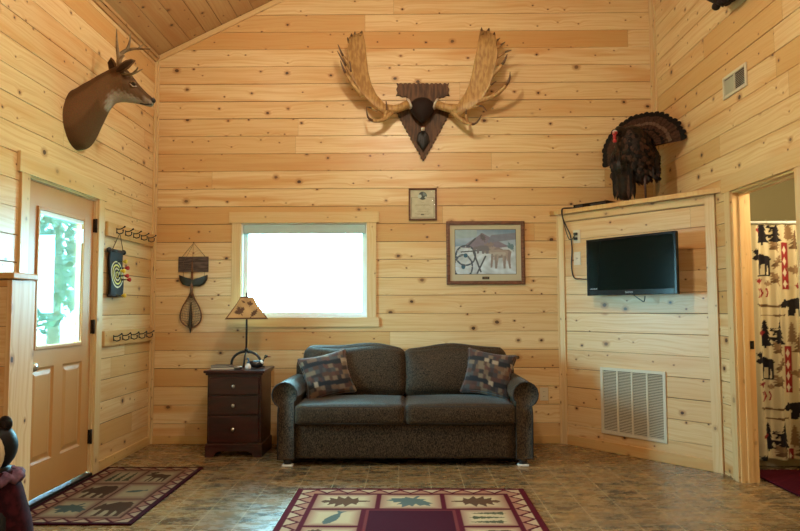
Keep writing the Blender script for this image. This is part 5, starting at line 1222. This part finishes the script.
# ================================================================ CURTAIN, ROD, TUB, BATH RUG
CYD = 5.12
rodz = py_(775, 222.5, CYD).z; rod = MB(); rod.tube([(BX0+.0, CYD, rodz), (BX1, CYD, rodz)], .012, 12); ro = rod.build('curtain_rod', VINYL); settle(ro); tag(ro, 'white shower curtain rod across the bathroom', 'curtain rod')
cz0 = .07; cz1 = rodz-.02; CX0 = BX0+.14; CX1 = BX1-.05
RED_, BK_, BR_, GD_ = (.30, .03, .03), (.02, .016, .018), (.17, .10, .05), (.30, .19, .10)
def xm(px): return py_(px, 300, CYD).x
def zm(py): return py_(775, py, CYD).z
def curt_paint(u, v):
    x = CX0+u*(CX1-CX0); z = cz0+v*(cz1-cz0); c = np.zeros(u.shape+(3,)); c[:] = (.66, .57, .36)
    per = .62
    s = .0076
    def st(poly, px, py, w, h, rgb, rot=0, flip=False):
        for k in range(-1, 3): stamp(c, x, z, poly, xm(px)+k*per, zm(py), w*s, h*s, rgb, rot, flip)
    def rect(px0, px1, py0, py1, rgb):
        for k in range(-1, 3): c[(x > xm(px0)+k*per) & (x < xm(px1)+k*per) & (z < zm(py0)) & (z > zm(py1))] = rgb
    for oy in (0, 103, -103, 206):
        st(LEAF, 760, 230+oy, 9, 11, RED_); st(MOOSE, 763, 262+oy, 20, 30, BK_); rect(756, 770, 275+oy, 276.6+oy, BK_)
        st(LEAF, 759, 281+oy, 9, 10, RED_); st(LEAF, 768, 284+oy, 7, 9, GD_)
        for k in range(3):
            a = 756+k*4.6
            for q in (-1, 1): st([(-.5, -.5), (0, -.5), (.5, .5), (0, .5)], a+2, 293+oy+q*2.2, 3.6, 4.6, RED_, flip=(q < 0))
        st(CANOE, 771, 305+oy, 32, 20, BR_); rect(758, 784, 315+oy, 316+oy, BR_); st(FISH, 778, 315.5+oy, 14, 9, BR_)
        st(BEAR, 796, 306+oy, 30, 32, BK_)
        for k in range(3): st(OAK, 776+(k % 2)*1.2, 246+k*16.5+oy, 15, 17, GD_, .6*(-1)**k); st(FISH, 776+(k % 2), 247+k*16.5+oy, 12, 12, BR_, .5)
        rect(782.6, 789.4, 243+oy, 290+oy, RED_)
        for k in range(4): st([(0, .5), (.5, 0), (0, -.5), (-.5, 0)], 786, 250.5+k*11.3+oy, 5, 9, (.68, .62, .44))
        st(TREE, 764, 334+oy, 15, 29, BK_); st(TREE, 777, 333+oy, 15, 29, BK_); st(TREE, 790, 333+oy, 9, 22, GD_)
        st(MOOSE, 775, 229+oy, 14, 9, BK_); st(BEAR, 770, 236+oy, 12, 7, BK_); st(TREE, 795, 240+oy, 12, 22, BR_)
        st(LEAF, 795, 270+oy, 14, 14, GD_); st(LEAF, 797, 286+oy, 9, 9, RED_)
    hem = v < .006; c[hem] *= .6
    return c
def curt_pos(u, v):
    x = CX0+u*(CX1-CX0); fold = .035*np.sin(x*42+.6*np.sin(v*3))*(.45+.55*(1-v))+.012*np.sin(x*91+1)
    return x+.010*np.cos(x*42)*(1-v), CYD+fold-.01, cz0+v*(cz1-cz0)+.004*np.sin(x*42)*v
CURT = painted('printed_curtain_cloth', .85, .15, 300, .2)
cu_ = sheet('shower_curtain', 280, 330, curt_pos, curt_paint, CURT, None, .0015); settle(cu_); tag(cu_, 'cream lodge-print shower curtain with moose, bears and pine trees in the bathroom', 'curtain')
for k in range(11):
    x_ = CX0+.03+k*(CX1-CX0-.06)/10; mb = MB(); mb.tube([(x_+.0, CYD+.020*cos(a), rodz-.006+.024*sin(a)) for a in [2*pi*i/14 for i in range(14)]], .002, 5, closed=True)
    o = mb.build('curtain_ring', STEEL); settle(o); tag(o, 'thin metal ring holding the shower curtain on its rod', 'curtain ring', 'rings of the shower curtain')
tub = thing('bathtub', 'pale bathtub behind the shower curtain', 'bathtub', ((BX0+BX1)/2, 5.55, 0))
TUBM = plain('almond_tub_enamel', (.60, .52, .36), .25)
mb = MB(); rs = []
for (z_, e) in ((0, .0), (.42, .0), (.44, .01), (.44, .07), (.40, .09), (.12, .14), (.10, .25)):
    x0_, x1_, ya_, yb_ = BX0+.005+e, BX1-.005-e, 5.21+e, 5.99-e; rs.append([Vector(p) for p in ((x0_, ya_, z_), ((x0_+x1_)/2, ya_, z_), (x1_, ya_, z_), (x1_, (ya_+yb_)/2, z_), (x1_, yb_, z_), ((x0_+x1_)/2, yb_, z_), (x0_, yb_, z_), (x0_, (ya_+yb_)/2, z_))])
mb.rings(rs, smooth=False); mb.build('basin', TUBM, tub)
mb = MB(); mb.tube([((BX1-.12), 5.6, .60), (BX1-.2, 5.6, .60), (BX1-.22, 5.6, .57)], .02, 10); mb.build('spout', STEEL, tub)
def bath_pos(u, v): return BX0+.06+u*1.1, 4.28+v*.74, .008+.006*np.sin(u*140)*np.sin(v*120)
br_ = sheet('bath_rug', 140, 90, bath_pos, lambda u, v: np.ones(u.shape+(3,))*np.array((.06, .006, .012))*(1+.25*np.sin(u*333)*np.sin(v*271))[..., None], PAINT_RUG, None, .012)
settle(br_); br_.location.z = .0; tag(br_, 'plain maroon bath rug on the bathroom floor', 'rug')
# ================================================================ BEAR FIGURE, left foreground
BEARM = plain('black_painted_bear', (.006, .006, .008), .5, .2); CREAM = plain('cream_muzzle_paint', (.55, .47, .30), .5); ROSE = plain('rosy_cheek_paint', (.50, .17, .11), .6); MARC = plain('maroon_plaid_cloth', (.045, .006, .010), .85, .1, col2=(.018, .003, .006), vscale=45); MAUVE = plain('mauve_ruffle', (.20, .10, .17), .8, col2=(.10, .05, .09), vscale=60)
BYD = 2.0; be = py_(-7, 447, BYD); ex, ez = be.x, be.z
bear = thing('bear_figure', 'black wooden bear figure with cream muzzle, mauve ruffle and maroon coat, at the left edge', 'bear figure', (ex, BYD, 0))
mb = MB(); mb.lathe((ex, BYD, 0), [(.001, 0), (.12, .0), (.13, .02), (.125, .25), (.112, .45), (.09, .60), (.065, .69), (.045, .73), (.05, ez-.06), (.001, ez-.05)], 30); mb.ball((ex, BYD, ez), (.067, .062, .072), 24); mb.build('body', BEARM, bear)
for s_ in (-1, 1):
    q = py_(5, 424, BYD); exx = ex+s_*(q.x-ex); mb = MB(); mb.ball((exx, BYD, q.z), (.022, .014, .025), 14); e_ = mb.build('ear', BEARM, bear)
    mb = MB(); mb.ball((exx, BYD-.011, q.z-.003), (.012, .006, .015), 10); mb.build('inner_ear', HIDE, e_)
mb = MB(); mb.ball((ex+.012, BYD-.046, ez-.012), (.046, .040, .064), 20); mz = mb.build('muzzle', CREAM, bear)
mb = MB(); q = py_(1, 462, BYD-.08); mb.ball((ex+.010, BYD-.084, ez-.034), (.020, .012, .015), 12); mb.build('nose', BLACK, mz)
for s_ in (-1, 1):
    mb = MB(); mb.ball((ex+.012+s_*.028, BYD-.076, ez+.008), (.012, .006, .012), 10); mb.build('cheek', ROSE, mz)
    mb = MB(); mb.ball((ex+.008+s_*.022, BYD-.070, ez+.036), (.007, .007, .009), 10); mb.build('eye', EYE, bear)
mb = MB(); rs = []
for i in range(44):
    a = 2*pi*i/44; w_ = 1+.10*sin(a*9); rs.append([Vector((ex+(.060+.028*cos(b)*w_)*cos(a), BYD+(.060+.028*cos(b)*w_)*sin(a), ez-.088+.016*sin(b)+.007*sin(a*11))) for b in [2*pi*k/8 for k in range(8)]])
mb.rings(rs, cap=False, closed=True); mb.build('ruffle', MAUVE, bear)
mb = MB()                                     # open coat: shell round the back and sides
prof = [(.140, .06), (.142, .25), (.128, .44), (.108, .58), (.082, .68), (.060, .735)]; rs = []
N_ = 26
for (r, z_) in prof: rs.append([Vector((ex+r*cos(a), BYD+r*sin(a), z_)) for a in [radians(-62+304*k/N_) for k in range(N_+1)]])
vs = [p for r in rs for p in r]+[p+(Vector((ex, BYD, p.z))-p).normalized()*.008 for r in rs for p in r]; W1 = N_+1; off = len(prof)*W1; fs = []
for i in range(len(prof)-1):
    for k in range(N_): fs.append((i*W1+k, i*W1+k+1, (i+1)*W1+k+1, (i+1)*W1+k)); fs.append((off+i*W1+k, off+(i+1)*W1+k, off+(i+1)*W1+k+1, off+i*W1+k+1))
for i in range(len(prof)-1):
    for k in (0, N_): fs.append((i*W1+k, (i+1)*W1+k, off+(i+1)*W1+k, off+i*W1+k))
for k in range(N_):
    for i in (0, len(prof)-1): fs.append((i*W1+k, i*W1+k+1, off+i*W1+k+1, off+i*W1+k))
mb.add(vs, fs, 0, True); mb.build('coat', MARC, bear)
for s_ in (-1, 1):
    mb = MB(); Q = smooth([(ex+s_*.03, BYD-.01, .66), (ex+s_*.06, BYD-.08, .58), (ex+s_*.07, BYD-.13, .48), (ex+s_*.03, BYD-.15, .47)]); mb.tube(Q, taper(.032, .020, len(Q)), 12); mb.ball(Q[-1], .024, 12); mb.build('arm', BEARM, bear)
# ================================================================ DARK MOUNT at the top edge, right wall
um = FR.hit(725, 5, .12); dm_b = FR.p(um[0], um[1], .12)
dm = thing('dark_animal_mount', 'dark furry mount on the right wall, only its underside showing at the top edge', 'mounted animal', FR.p(um[0], um[1], .0))
mb = MB(); rs = []
for (h, a, b, xo) in ((0, .012, .05, .0), (.015, .04, .07, .01), (.05, .075, .12, .015), (.12, .11, .20, .01), (.22, .12, .22, 0), (.34, .11, .19, 0), (.45, .07, .12, 0), (.50, .02, .03, 0)):
    c = dm_b+Vector((0, -.02+h*.25, h)); rs.append([c+Vector((max(a*cos(t_)+xo, -.3), b*sin(t_), .006*sin(t_*7))) for t_ in [2*pi*k/24 for k in range(24)]])
mb.rings(rs); mb.build('body', HIDE, dm)
for s_ in (-1, 0.1, 1):
    mb = MB(); p = dm_b+Vector((-.02, s_*.085, .03)); mb.ball(p, (.03, .03, .028), 12); mb.build('paw', HIDE, dm)
mb = MB(); mb.box(FR, (um[0]-.12, um[0]+.2), (um[1]+.1, um[1]+.5), (.001, .035), bev=.004); mb.build('backboard', PLQ, dm)
